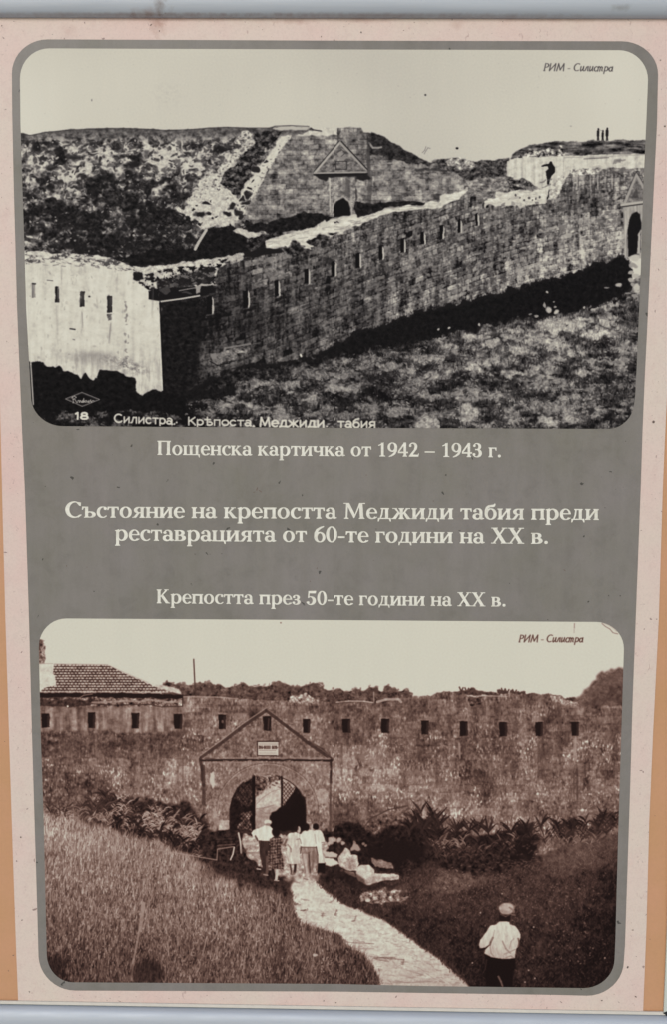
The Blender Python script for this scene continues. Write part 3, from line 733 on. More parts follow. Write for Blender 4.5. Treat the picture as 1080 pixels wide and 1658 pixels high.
# ------------------------------------------------------------------ print 2: visitors at the gate
def paint_gate():
    P = Print(58, 996, 1016, 1606, 1.5, 11)
    X, Y, rng = P.X, P.Y, P.rng
    n_fine = P.noise(2.2, 2.2, 2, .8)
    n_leaf = P.noise(4.5, 4.5, 4, .8)
    n_bush = P.noise(14, 12, 4, .75)
    n_big = P.noise(70, 50, 3)
    n_vert = P.noise(3.2, 12, 4, .8)
    n_vlong = P.noise(5, 45, 4, .7)
    P.T[:] = .815 + .002 * n_fine - .02 * np.clip((Y - 1060) / 90, 0, 1) * 0
    # trees beyond
    tr = .31 + .08 * n_leaf + .05 * n_bush
    prof = [(262, 1104), (280, 1106), (300, 1108), (320, 1106), (340, 1105), (370, 1113), (388, 1108), (414, 1111), (432, 1110), (447, 1104), (456, 1103), (464, 1109), (483, 1112), (496, 1109), (509, 1105), (520, 1107), (530, 1114), (548, 1117), (560, 1120), (577, 1115),
            (590, 1118), (601, 1111), (612, 1114), (618, 1118), (628, 1111), (640, 1113), (648, 1117), (658, 1117), (668, 1124)]
    P.poly(prof + [(668, 1145), (262, 1145)], tr, 1.5)
    for k in range(520):
        x = rng.uniform(266, 664)
        y = float(np.interp(x, [q[0] for q in prof], [q[1] for q in prof])) + rng.uniform(-2.5, 20)
        P.ell(x, y, rng.uniform(1, 3.6), rng.uniform(.8, 2.5), rng.uniform(.2, .48), .55, 1, .6)
    P.line([(605.5, 1120), (606, 1137)], 1.6, .7, .8)
    for (x0, x1, y0, h) in ((745, 772, 1116, 5), (772, 804, 1119, 4.5), (808, 822, 1117, 5.5), (828, 853, 1119, 4), (896, 932, 1128, 4), (718, 740, 1119, 3), (690, 712, 1125, 3)):
        P.poly([(x0 - 3, y0 + 6), (x0, y0 - 1), ((x0 + x1) / 2, y0), (x1, y0 + 1), (x1 + 3, y0 + 8)], .28 + .06 * n_leaf, 1.6)
    for (x, y) in ((747, 1114), (815, 1116), (821, 1117), (809, 1119), (756, 1115), (833, 1118)):
        P.line([(x, y + 5), (x - 3, y - 2)], 2.2, .25, .9)
        P.line([(x, y + 5), (x + 3, y - 1)], 2.2, .25, .9)
    # the big tree at the right
    tree = [(932, 1136), (940, 1128), (951, 1114), (957, 1106), (963, 1101), (967, 1093), (975, 1089), (986, 1085), (1000, 1083), (1016, 1078), (1016, 1150), (936, 1148)]
    P.poly(tree, .40 + .06 * n_leaf, 2.2, 1.4)
    P.poly([(950, 1134), (962, 1114), (975, 1098), (990, 1092), (1016, 1088), (1016, 1150), (948, 1150)], .30 + .08 * n_bush, 3, 4, .8)
    for k in range(420):
        x, y = rng.uniform(936, 1012), rng.uniform(1080, 1150)
        if (x - 932) * .72 + (y - 1135) > 2:
            P.ell(x, y, rng.uniform(1, 3), rng.uniform(1, 2.4), rng.uniform(.2, .55), .35, 1.3, .7)
    # main wall ---------------------------------------------------------
    wcp = [(80, 1150, .4), (110, 1165, .47), (180, 1165, .48), (250, 1160, .54), (320, 1160, .56), (330, 1140, .5), (400, 1150, .46), (480, 1160, .5), (560, 1150, .42), (640, 1150, .46), (720, 1150, .46), (800, 1150, .46), (880, 1160, .46), (960, 1160, .46),
           (80, 1205, .34), (160, 1200, .33), (200, 1195, .32), (240, 1200, .38), (300, 1195, .38), (300, 1215, .46), (90, 1235, .44), (160, 1235, .48), (220, 1235, .48), (280, 1240, .58), (305, 1250, .62), (90, 1270, .4), (160, 1275, .4), (220, 1280, .5), (280, 1280, .58), (315, 1280, .5),
           (360, 1260, .56), (350, 1300, .5), (510, 1190, .5), (540, 1215, .46), (545, 1250, .6), (560, 1235, .66), (585, 1220, .62), (600, 1200, .5), (560, 1190, .4), (570, 1275, .5), (600, 1260, .62), (630, 1240, .58), (650, 1200, .46), (640, 1280, .54),
           (700, 1210, .44), (700, 1240, .5), (720, 1275, .56), (745, 1215, .44), (760, 1250, .36), (780, 1270, .36), (800, 1210, .44), (800, 1240, .48), (820, 1275, .55), (860, 1210, .46), (870, 1250, .5), (900, 1280, .48), (940, 1210, .46), (950, 1250, .46), (990, 1230, .46), (990, 1280, .5),
           (700, 1310, .56), (760, 1310, .56), (830, 1310, .55), (920, 1310, .5), (990, 1310, .5), (510, 1290, .5), (510, 1240, .6), (590, 1300, .5), (560, 1320, .42), (300, 1320, .4), (350, 1330, .5), (440, 1200, .47), (440, 1240, .5), (380, 1215, .48), (500, 1218, .48)]
    Wf = P.field(wcp, 30) - .015
    b, ev, eu = blocks(P, (Y - 1150 - .01 * (X - 60)) / 12.5, X / 22, 21)
    sp = np.clip(P.noise(2.6, 4.2, 3, .9), -2.2, 2.8)
    calm = np.clip((1190 - Y) / 14, 0, 1)
    n_st, n_p = P.noise(9, 40, 3, .6), P.noise(26, 18, 3, .6)
    n_fl = P.noise(1.7, 3.4, 2, .8)
    wt = Wf - .035 + .035 * b + (.035 - .01 * calm) * sp + .03 * n_leaf + .028 * n_bush + .02 * n_p + .04 * n_st \
        + .025 * n_fl + .14 * np.clip(n_fl - .35, 0, 1.7) * np.clip(.55 + .6 * n_p + .3 * n_bush, 0, 1.8) * (1 - .6 * calm) - .05 * np.clip(-n_fl - .9, 0, 1) \
        - .05 * np.clip(1 - np.minimum(ev, eu * 1.8) / .1, 0, 1) * (n_bush > -.3)
    wt = np.clip(wt, .12, .84)
    wall = [(60, 1122), (296, 1130), (296, 1127), (330, 1126), (350, 1127), (380, 1130), (430, 1133), (470, 1135), (545, 1136), (600, 1137), (640, 1133), (655, 1129), (690, 1126), (712, 1120), (745, 1119), (760, 1128), (800, 1126), (830, 1123), (880, 1122), (905, 1126), (930, 1137),
            (945, 1143), (1016, 1142), (1016, 1430), (60, 1400)]
    P.poly(wall, wt, .7, .4)
    for k in range(420):       # single stones that stand out, laid in courses
        r_ = int(rng.integers(0, 15))
        x, y = rng.uniform(66, 1000), 1139 + 12.5 * r_ + rng.normal(0, .6)
        w, h = rng.uniform(8, 26), rng.uniform(8, 12)
        yy = y + .01 * (x - 60)
        j, i = int((x - 58) * 1.5), int((yy - 996) * 1.5)
        f = float(Wf[i, min(j, P.W - 1)])
        if yy < 1142:
            continue
        P.poly([(x, yy), (x + w, yy + .2), (x + w - .4, yy + h), (x + .3, yy + h)], f - .02 + rng.normal(0, .085) + .04 * sp + .03 * n_st, .8, .5, .5)
        if rng.random() < .4:
            P.line([(x, yy + h + .5), (x + w, yy + h + .6)], 1, f - .17, .5)
        if rng.random() < .3:
            P.line([(x + w, yy), (x + w, yy + h)], 1, f - .15, .45)
    for k in range(70):        # long run-off stains
        x, y = rng.uniform(70, 1000), rng.uniform(1180, 1240)
        L_ = rng.uniform(25, 80)
        t_ = rng.choice([.28, .32, .36, .62])
        for q in range(4):
            xx = x + rng.normal(0, 1.8)
            P.line([(xx, y + rng.uniform(0, 8)), (xx + rng.normal(0, .5), y + L_ - rng.uniform(0, 15))], 2, t_, .17)
    # cap stones
    P.poly([(466, 1137), (470, 1129), (482, 1124), (495, 1122), (506, 1128), (514, 1136)], .62 + .15 * n_leaf, 1.2)
    P.line([(545, 1136.5), (565, 1134.5), (590, 1134.8), (604, 1137)], 2, .78, .8)
    P.line([(611, 1136), (625, 1132), (645, 1131.5), (650, 1136)], 4, .72, .8)
    P.line([(298, 1127.5), (352, 1128), (385, 1131)], 1.8, .72, .7)
    P.line([(758, 1127), (780, 1126), (822, 1127)], 1.8, .7, .7)
    P.poly([(888, 1124), (915, 1132), (934, 1137), (934, 1142), (910, 1141), (893, 1134)], .6 + .2 * sp * .5, 1.5)
    P.poly([(757, 1126), (782, 1127), (780, 1141), (762, 1141), (757, 1134)], .26 + .1 * n_leaf, 1.2)
    for (x, y, w, h, t) in ((683, 1143, 14, 6, .25), (728, 1144, 4, 12, .3), (352, 1140, 20, 4, .38), (480, 1143, 3, 14, .3), (690, 1153, 18, 2, .3), (600, 1250, 10, 14, .28), (582, 1237, 6, 12, .25), (705, 1255, 20, 16, .36), (562, 1302, 26, 10, .3), (775, 1262, 18, 14, .33), (718, 1218, 14, 10, .3), (655, 1190, 30, 20, .42), (640, 1150, 26, 16, .38), (552, 1150, 30, 22, .4)):
        P.ell(x, y, w / 2, h / 2, t + .06 * n_leaf, .7, 2.5, .8)
    for (x, y, w, h) in ((542, 1240, 14, 60), (600, 1222, 30, 24), (545, 1268, 20, 14), (700, 1250, 3, 60), (570, 1170, 8, 30), (510, 1165, 10, 20), (742, 1235, 2.4, 40)):
        P.ell(x, y, w / 2, h / 2, .7, .35, 3, .9)
    for k in range(1500):      # lichen flecks
        x, y = rng.uniform(66, 1008), rng.uniform(1190, 1325)
        f = float(Wf[int((y - 996) * 1.5), int((x - 58) * 1.5)])
        if rng.random() < .62:
            P.ell(x, y, rng.uniform(.5, 1.5), rng.uniform(.7, 3), min(f + rng.uniform(.12, .3), .84), .6, .8, .6)
        else:
            P.ell(x, y, rng.uniform(.8, 3.2), rng.uniform(.8, 3.0), f - rng.uniform(.08, .2), .5, 1, .6)
    # damp streaks under the loopholes
    for (x, ya, yb, w, a, t) in ((751, 1192, 1225, 11, .45, .25), (813, 1192, 1240, 10, .35, .28), (875, 1192, 1270, 8, .4, .3), (932, 1240, 1300, 8, .5, .26), (931, 1192, 1235, 4, .5, .66), (905, 1135, 1215, 8, .3, .32), (744, 1200, 1235, 3, .4, .62), (218, 1180, 1215, 12, .25, .3), (288, 1180, 1205, 10, .2, .3)):
        for q in range(7):
            xx = x + rng.uniform(-w, w) / 2
            P.line([(xx, ya + rng.uniform(0, 6)), (xx + rng.normal(0, .7), yb - rng.uniform(0, 16))], 2.6, t, a * .62)
    # plastered upper left part
    P.poly([(66, 1146), (296, 1143), (296, 1182), (230, 1186), (160, 1183), (66, 1182)], .49 + .06 * n_vlong + .03 * n_leaf + .03 * n_bush + .05 * np.clip((X - 150) / 140, 0, 1), 1.4, 1.2, .85)
    P.poly([(66, 1186), (290, 1190), (280, 1216), (190, 1222), (66, 1214)], .34 + .07 * n_leaf + .05 * n_bush, 4, 3, .5)
    # house roof ------------------------------------------------------
    P.poly([(60, 1035), (73.5, 1035), (74, 1078), (60, 1078)], .5 + .14 * n_leaf, .8)
    P.poly([(60, 1074), (86, 1074), (87, 1094), (92, 1095), (92, 1110), (80, 1115), (60, 1117)], .8 + .02 * n_leaf, .6)
    P.line([(86, 1074), (60, 1074)], 1.2, .6, .6)
    row = (Y - 1075) / 4.25
    ri = np.floor(row)
    fr = row - ri
    col = X / 5.8 + .5 * (ri % 2) + .12 * n_leaf
    fc = col - np.floor(col)
    til = .26 + .52 * np.clip(1.4 * np.sin(np.pi * np.clip(fr * 1.3, 0, 1)), 0, 1) * (.25 + .75 * (fc > .34)) - .16 * (fr > .74) + .04 * n_leaf + .05 * P.noise(6, 4, 1)
    P.poly([(88, 1074.5), (174, 1076), (200, 1089), (240, 1106), (273, 1118), (292, 1121), (66, 1120.5), (70, 1114), (92, 1109), (90, 1094), (86, 1090)], np.clip(til, .14, .76), .25, .3)
    P.line([(88, 1074.6), (174, 1075.6)], 1.6, .68, .8)
    P.line([(174, 1075.6), (200, 1087.5), (240, 1104.5)], 1.6, .7, .7)
    P.poly([(238, 1104), (262, 1109), (289, 1115), (294, 1119), (294, 1124), (284, 1121), (273, 1119), (256, 1113)], .76 + .03 * n_leaf, .5)
    P.line([(66, 1119.6), (150, 1119.6), (272, 1120.6)], 1.6, .74, .8)
    P.poly([(60, 1121), (200, 1121), (294, 1124), (296, 1131), (200, 1130), (100, 1128), (60, 1130)], .1, .5)
    P.poly([(60, 1129), (160, 1129), (295, 1131), (296, 1143), (60, 1143)], .42 + .16 * n_leaf, .8)
    P.poly([(60, 1131), (110, 1131), (160, 1134), (160, 1140), (110, 1143), (60, 1144)], .22 + .06 * n_leaf, 1.2)
    P.line([(150, 1137), (180, 1136), (205, 1134), (225, 1136), (240, 1132), (270, 1136), (294, 1136)], 3.4, .66, .7)
    P.line([(66, 1141), (120, 1143), (150, 1139), (180, 1141), (240, 1140), (262, 1144), (294, 1143)], 1.8, .2, .8)
    P.line([(127, 1131), (136, 1125), (150, 1123)], 1.4, .6, .8)
    P.line([(295.8, 1124), (295.8, 1143)], 1.6, .12, .9)
    P.line([(297, 1144), (340, 1145)], 1.2, .68, .5)
    P.ell(110, 1143, 1.6, 1.6, .85)
    # pole
    P.line([(313.6, 1067), (315.6, 1110), (317, 1126)], 1.9, .25)
    # loopholes
    for (xa, ya, xb, yb) in ((67.5, 1154, 81, 1177), (142.5, 1152.5, 154.5, 1178), (212.8, 1153.5, 225.5, 1179), (281.8, 1155, 294.8, 1179.5), (353.5, 1156, 366, 1180), (425.6, 1159, 438.6, 1182.5), (489.6, 1163, 502.2, 1186), (554.4, 1163.5, 567.4, 1185.5), (617, 1163.5, 630.2, 1186),
                             (681.8, 1166, 694.4, 1188.7), (744.3, 1167, 757.8, 1191), (808, 1168.5, 821, 1191.6), (866.2, 1168.5, 878.7, 1190.7), (924.2, 1168.3, 937.2, 1190.7)):
        P.line([(xa - 1, ya - 1.6), (xb + 1, ya - 1.4)], 1.8, .62, .4)
        P.poly([(xa, ya), (xb, ya), (xb - .4, yb), (xa + .8, yb)], .09, .3, .3)
        P.poly([(xb - 4, ya + 3), (xb, ya + 2), (xb - .4, yb), (xb - 4, yb)], .2, .4, .5, .7)
    P.ell(361, 1167, 2, 2.4, .5, .7, .5)
    P.line([(432, 1162), (432, 1180)], 2, .35, .6)
    # gable of the gate --------------------------------------------------
    n_g = .46 + .06 * sp + .05 * n_bush + .03 * n_leaf
    P.poly([(430.7, 1151), (330, 1228), (534, 1228)], n_g, .4)
    P.poly([(425.6, 1159), (438.6, 1159), (438.6, 1182.5), (426.4, 1182.5)], .1, .3, .3)
    P.line([(435, 1163), (434, 1180)], 2.2, .3, .7)
    P.line([(423.6, 1182), (423.6, 1158), (440.6, 1158), (440.6, 1182)], 1.4, .56, .8)
    P.line([(420, 1178), (421, 1200), (440, 1200), (444, 1178)], 2.5, .52, .4)
    for (xa, ya, xb, yb) in ((326, 1224, 430, 1148), (431, 1148, 537, 1228)):
        for k in range(90):
            t = rng.random()
            x, y = xa + (xb - xa) * t, ya + (yb - ya) * t
            P.ell(x + rng.normal(0, 1.2), y + rng.normal(0, 1.4) + rng.choice([-3, 4]), rng.uniform(1, 3.4), rng.uniform(.8, 1.8), rng.choice([.2, .3, .6, .7]), .6, 1, .6)
    P.line([(326, 1225), (360, 1201), (395, 1174), (430.7, 1149.5)], 5.4, .22, .85)
    P.line([(324, 1223), (358, 1198), (393, 1171), (430, 1146.5)], 1.8, .64, .75)
    P.line([(430.7, 1149.5), (465, 1176), (500, 1203), (537, 1229)], 5, .2, .85)
    P.line([(433, 1148), (467, 1172), (502, 1199), (538, 1226)], 1.6, .54, .6)
    P.line([(500, 1200), (522, 1212), (536, 1226)], 3, .22, .6)
    P.line([(328, 1228), (430, 1226), (534, 1228)], 3, .62, .55)
    P.line([(325, 1230.3), (430, 1229.6), (537, 1230.8)], 3.6, .13, .95)
    for k in range(70):
        x = rng.uniform(328, 534)
        P.ell(x, 1229.8 + rng.choice([-2.6, 2.6]) + rng.normal(0, .6), rng.uniform(1, 5), rng.uniform(.6, 1.3), rng.choice([.18, .6, .66]), .6, .8, .6)
    P.line([(332, 1234), (430, 1234), (534, 1234.6)], 3, .58, .6)
    for (xa, xb, ya, yb, w, t, a) in ((324, 327, 1228, 1262, 5, .18, .8), (328.5, 330, 1240, 1300, 6, .2, .75), (329, 330, 1290, 1345, 4, .3, .5), (535.5, 535.5, 1230, 1266, 4, .14, .9), (535.5, 534.5, 1260, 1345, 3.6, .26, .7), (320, 323, 1226, 1290, 2, .6, .3)):
        P.line([(xa, ya), (xb, (ya + yb) / 2), (xb, yb)], w, t, a)
    P.poly([(332, 1235), (534, 1236), (532, 1345), (334, 1345)], .54 + .085 * sp + .05 * n_bush, .4, .5, .55)
    P.poly([(341, 1250), (347, 1247), (349, 1270), (345, 1276), (341, 1266)], .76, .8)
    P.poly([(509, 1278), (532, 1279), (531, 1302), (512, 1301)], .66 + .05 * n_leaf, 1, .5, .8)
    P.poly([(500, 1240), (530, 1240), (530, 1256), (502, 1256)], .6, 2, 1, .4)
    P.line([(334, 1300), (352, 1302)], 3, .66, .5)
    P.poly([(344, 1308), (352, 1304), (353, 1345), (343, 1345)], .64, 1, .8, .6)
    # arch ring
    cx, cy = 433, 1312
    for k in range(25):
        a0, a1 = math.radians(180 + k * 7.2), math.radians(180 + k * 7.2 + 6.4)
        t = .50 + rng.normal(0, .05)
        P.poly([(cx + 63 * math.cos(a0), cy + 59 * math.sin(a0)), (cx + 63 * math.cos(a1), cy + 59 * math.sin(a1)), (cx + 80 * math.cos(a1), cy + 74 * math.sin(a1)), (cx + 80 * math.cos(a0), cy + 74 * math.sin(a0))], t + .05 * sp, .4, .4, .75)
    P.line([(cx + 81 * math.cos(math.radians(180 + 9 * i)), cy + 75.5 * math.sin(math.radians(180 + 9 * i))) for i in range(21)], 1.6, .66, .5)
    P.line([(cx + 82.5 * math.cos(math.radians(180 + 9 * i)), cy + 77.5 * math.sin(math.radians(180 + 9 * i))) for i in range(21)], 1.3, .3, .5)
    opening = [(371.5, 1350)] + [(cx + 61.5 * math.cos(math.radians(180 + 6 * i)), cy + 57.5 * math.sin(math.radians(180 + 6 * i))) for i in range(31)] + [(494.6, 1350)]
    P.poly(opening, .09 + .03 * n_leaf, .3, .3)
    P.line(opening[:8], 2, .7, .5)
    # view through the gate
    P.poly([(413, 1257), (433, 1254), (456, 1257), (456, 1345), (413, 1345)], .68 + .03 * n_leaf + .03 * P.noise(16, 4, 3), .3, .3)
    P.poly([(413, 1256), (433, 1253), (456, 1256), (456, 1266), (446, 1268), (432, 1268), (428, 1274), (424, 1284), (413, 1292)], .42 + .16 * n_leaf, 2)
    P.poly([(413, 1262), (424, 1262), (430, 1270), (425, 1278), (413, 1280)], .25 + .1 * n_leaf, 2)
    P.line([(413, 1306), (430, 1316), (456, 1314)], 1.8, .45, .5)
    P.poly([(413, 1296), (424, 1284), (436, 1272), (450, 1264), (456, 1262), (456, 1300), (440, 1303), (425, 1306), (413, 1310)], .76 + .03 * n_leaf, 1, 1.2, .8)
    P.line([(414, 1302), (426, 1290), (440, 1281), (455, 1276)], 1.4, .58, .6)
    P.line([(413, 1309), (428, 1307), (442, 1303)], 1.6, .5, .6)
    P.poly([(413, 1312), (456, 1308), (456, 1345), (413, 1345)], .58 + .04 * n_leaf, 1, 1, .6)
    for k in range(60):
        P.ell(rng.uniform(414, 455), rng.uniform(1258, 1276), rng.uniform(.8, 2.4), rng.uniform(.7, 1.8), rng.choice([.2, .3, .45, .7]), .6, 1, .6)
    P.poly([(456, 1306), (478, 1284), (496, 1290), (496, 1350), (440, 1350), (438, 1335), (436, 1322), (440, 1314), (448, 1311)], .07, .5)
    P.poly([(457, 1256), (466, 1261), (478, 1272), (476, 1280), (468, 1292), (461, 1302), (457, 1306)], .64 + .05 * n_leaf, .5)
    P.poly([(388, 1326), (408, 1305), (408, 1343), (384, 1343)], .38 + .16 * n_leaf, 2.4)
    P.poly([(380, 1290), (394, 1270), (408, 1262), (408, 1300), (392, 1306)], .22 + .1 * n_leaf, 2)
    for k in range(-8, 20):     # lattice of the two leaves
        for (x0, x1, y0, y1) in ((374, 408, 1258, 1345), (457, 482, 1256, 1310)):
            for sgn in (1, -1):
                c = (x0 if sgn > 0 else x1) + 0
                xa, ya = x0, y0 + k * 7.0
                xb, yb = x1, ya + sgn * (x1 - x0) * 1.25
                pts = []
                for i in range(10):
                    xx, yy = xa + (xb - xa) * i / 9, ya + (yb - ya) * i / 9
                    if y0 < yy < y1 and ((xx - cx) / 60) ** 2 + (min(yy - cy, 0) / 56) ** 2 < 1 and not (x0 > 450 and yy > 1345 - (xx - 440) * 1.7 + 14):
                        pts.append((xx, yy))
                if len(pts) > 1:
                    P.line(pts, .9, .1, .85)
    P.line([(410.5, 1256), (410.5, 1345)], 5, .07)
    P.line([(456, 1256), (456, 1312)], 2.8, .08)
    P.line([(371.8, 1345), (372, 1310), (376, 1292), (384, 1276), (394, 1266)], 2.2, .12, .9)
    ringp = [(cx + 61.8 * math.cos(math.radians(180 + 6 * i)), cy + 57.8 * math.sin(math.radians(180 + 6 * i))) for i in range(31)]
    P.line(ringp[17:] + [(494.8, 1345)], 1.6, .12, .8)
    P.line([(cx + 65 * math.cos(math.radians(180 + 6 * i)), cy + 61 * math.sin(math.radians(180 + 6 * i))) for i in range(31)], 2.2, .62, .35)
    # notice on the gable
    P.poly([(415.8, 1198.6), (451.4, 1198.6), (451.6, 1223.6), (416, 1223.6)], .16, .2, .3)
    P.poly([(417.4, 1200.6), (450.4, 1200.6), (450.6, 1222.2), (417.6, 1222.2)], .78, .1, .3)
    for (y, w, a) in ((1204, 1.1, .5), (1214.6, 1.1, .45), (1218.6, 1, .4)):
        x = 420
        while x < 447:
            l = rng.uniform(1.5, 4)
            P.line([(x, y), (x + l, y)], w, .35, a)
            x += l + 1.2
    for (xa, xb) in ((419.5, 425), (427.5, 437.5), (440.5, 448)):
        x = xa
        while x < xb:
            P.line([(x, 1207.2), (x, 1211.6)], 1.4, .14, .95)
            if rng.random() < .6:
                P.line([(x, rng.choice([1207.4, 1209.4, 1211.4])), (x + 2, 1209.4)], 1, .2, .9)
            x += 2.3
    # ground ---------------------------------------------------------------
    gcp = [(80, 1330, .6), (120, 1350, .56), (180, 1350, .5), (250, 1370, .5), (300, 1400, .48), (120, 1400, .5), (80, 1400, .46), (200, 1420, .46), (300, 1430, .5), (360, 1440, .5), (400, 1460, .46), (100, 1460, .42), (180, 1480, .42), (260, 1480, .42), (340, 1490, .44), (420, 1500, .4),
           (100, 1520, .34), (180, 1530, .33), (260, 1530, .36), (340, 1540, .36), (420, 1545, .35), (500, 1540, .36), (85, 1570, .13), (130, 1580, .26), (200, 1575, .3), (240, 1570, .2), (300, 1580, .34), (380, 1580, .32), (460, 1580, .28), (560, 1575, .26), (600, 1590, .2), (450, 1450, .34), (480, 1500, .34),
           (360, 1400, .18), (400, 1400, .14), (420, 1420, .18), (460, 1435, .24),
           (560, 1350, .16), (620, 1360, .1), (690, 1370, .14), (640, 1390, .11), (560, 1420, .16), (600, 1440, .2), (640, 1440, .26), (700, 1415, .24), (720, 1430, .34), (750, 1430, .32), (650, 1480, .18), (700, 1470, .22), (760, 1470, .2), (720, 1520, .16), (700, 1500, .14),
           (760, 1540, .12), (800, 1420, .24), (830, 1410, .2), (860, 1420, .24), (900, 1390, .32), (940, 1380, .34), (980, 1370, .28), (900, 1430, .22), (850, 1460, .24), (900, 1480, .21), (950, 1430, .2), (985, 1430, .12), (860, 1510, .18), (900, 1530, .14), (960, 1500, .12), (985, 1500, .08), (860, 1560, .16),
           (900, 1580, .12), (960, 1570, .06), (740, 1590, .1), (800, 1590, .1), (785, 1560, .1)]
    G = P.field(gcp, 28)
    gt = np.clip(G - .02 + .03 * n_leaf + .015 * n_vert + .025 * n_bush, .05, .8)
    P.poly([(58, 1335), (120, 1345), (200, 1352), (300, 1362), (345, 1345), (540, 1345), (600, 1345), (680, 1352), (720, 1395), (770, 1412), (830, 1398), (900, 1375), (1016, 1340), (1016, 1606), (58, 1606)], gt, 1.5, 1)
    # light ground near the gate
    P.poly([(392, 1352), (425, 1350), (520, 1352), (530, 1372), (524, 1390), (515, 1415), (470, 1420), (440, 1416), (420, 1400), (400, 1385), (395, 1375)], .66 + .08 * n_leaf, 1.5)
    P.line([(395, 1366), (424, 1363)], 4, .75, .8)
    P.line([(394, 1380), (418, 1380)], 3, .48, .6)
    # corn at the left --------------------------------------------------------
    P.poly([(150, 1310), (185, 1300), (215, 1292), (300, 1300), (322, 1320), (345, 1345), (345, 1400), (310, 1385), (250, 1362), (190, 1345), (160, 1330)], .15 + .06 * n_leaf, 4, 1.5, .92)
    P.poly([(62, 1296), (110, 1300), (160, 1304), (190, 1322), (120, 1330), (62, 1330)], .42 + .12 * n_leaf, 4, 2, .7)

    def plants(n, xa, xb, base, hmin, hmax, tones, w, droop=1.6, k0=5, k1=9):
        """maize-like plants: a stalk with strap leaves bending to both sides"""
        for k in range(n):
            x = rng.uniform(xa, xb)
            y = base(x) + rng.uniform(-9, 9)
            h = rng.uniform(hmin, hmax)
            for q in range(rng.integers(k0, k1)):
                f = rng.uniform(.05, .75)
                an = rng.uniform(.08, .62) * rng.choice([-1, 1])
                P.leaf(x + rng.normal(0, .8), y - h * f, an, h * rng.uniform(.35, .62), rng.uniform(.3, droop), w * rng.uniform(.7, 1.25), float(np.clip(rng.uniform(*tones) + rng.normal(0, .03), .05, .8)), .88)

    lb = lambda x: float(np.interp(x, [165, 210, 260, 330], [1322, 1334, 1346, 1366])) + rng.uniform(-10, 10)
    plants(40, 168, 325, lb, 26, 40, (.08, .2), 3.2)
    plants(60, 168, 325, lb, 20, 36, (.42, .74), 1.9, 2.2, 3, 6)
    plants(30, 172, 322, lb, 24, 40, (.10, .3), 2.6)
    plants(60, 175, 325, lb, 16, 30, (.5, .8), 1.5, 2.4, 2, 5)
    plants(40, 168, 330, lambda x: lb(x) + 14, 14, 28, (.3, .66), 1.7, 2.4, 2, 5)
    plants(26, 172, 330, lambda x: lb(x) + 14, 16, 30, (.07, .16), 2.6)
    plants(16, 80, 185, lambda x: 1330, 24, 36, (.14, .3), 2.2)
    plants(16, 68, 185, lambda x: 1334, 14, 26, (.5, .68), 1.4, 1.8, 3, 5)
    plants(10, 250, 335, lambda x: 1392, 12, 20, (.3, .5), 1.4, 1.5, 3, 5)
    for (xa, ya, xb, yb) in ((80, 1300, 86, 1282), (150, 1310, 136, 1284), (172, 1308, 150, 1286), (205, 1300, 212, 1284), (255, 1300, 258, 1288), (98, 1318, 94, 1290), (105, 1320, 112, 1296)):
        P.line([(xa, ya), ((xa + xb) / 2, (ya + yb) / 2 - 2), (xb, yb)], 2.6, .2, .8, True)
    # hedge / corn at the right -------------------------------------------------
    P.poly([(580, 1345), (600, 1330), (650, 1322), (700, 1326), (720, 1345), (790, 1350), (860, 1345), (870, 1390), (830, 1405), (770, 1418), (720, 1405), (700, 1390), (640, 1410), (590, 1405), (560, 1360)], .12 + .04 * n_leaf, 3, 1.5)
    P.poly([(575, 1345), (600, 1318), (640, 1305), (680, 1310), (690, 1330), (640, 1335), (600, 1350)], .38 + .12 * n_leaf, 3, 1.5, .8)
    P.line([(580, 1352), (600, 1325), (630, 1310), (660, 1304)], 2.4, .25, .8)
    P.poly([(528, 1345), (550, 1332), (575, 1330), (600, 1350), (600, 1375), (560, 1365), (530, 1356)], .1 + .04 * n_leaf, 2, 1)
    rb = lambda x: float(np.interp(x, [660, 700, 780, 860, 1000], [1362, 1374, 1384, 1372, 1352]))
    plants(34, 694, 1000, rb, 30, 46, (.10, .22), 3.2, 1.1)
    plants(40, 700, 890, lambda x: rb(x) + 8, 22, 34, (.34, .62), 1.7, 1.6, 3, 6)
    plants(30, 690, 870, lambda x: rb(x) + 10, 16, 30, (.10, .26), 2.4, 1.4, 3, 6)
    plants(22, 860, 1004, lambda x: rb(x) + 4, 14, 24, (.36, .55), 1.5, 1.4, 3, 6)
    plants(12, 870, 1004, rb, 22, 34, (.14, .28), 2.6, 1.1)
    plants(9, 664, 722, lambda x: 1362, 34, 56, (.10, .2), 3.6, .9)
    plants(20, 600, 720, lambda x: 1392, 14, 24, (.14, .28), 2., 1.3)
    for (bx, by, L) in ((690, 1338, 34), (684, 1345, 30), (712, 1336, 30), (740, 1345, 24), (775, 1345, 28), (790, 1348, 30), (828, 1348, 30), (905, 1344, 26), (925, 1342, 22), (760, 1345, 24), (968, 1340, 22), (850, 1344, 26)):
        for k in range(6):
            P.leaf(bx, by, rng.uniform(.08, .75) * rng.choice([-1, 1]), L * rng.uniform(.6, 1), rng.uniform(.1, .7), 3.4, rng.uniform(.1, .2))
    P.ell(851, 1378, 20, 34, .08, .9, 3, .6)
    P.ell(643, 1378, 52, 22, .085, .9, 4, .5)
    P.ell(760, 1392, 50, 22, .15 + .05 * n_leaf, .6, 4, .6)
    # slopes on the right
    P.ell(735, 1428, 32, 11, .36 + .1 * n_leaf, .75, 3, .8)
    P.ell(770, 1445, 26, 6, .08, .6, 3, .9)
    P.line([(720, 1450), (780, 1440), (830, 1420), (880, 1405)], 5, .14, .5)
    P.ell(905, 1400, 60, 14, .32 + .05 * n_leaf, .35, 3, 1)
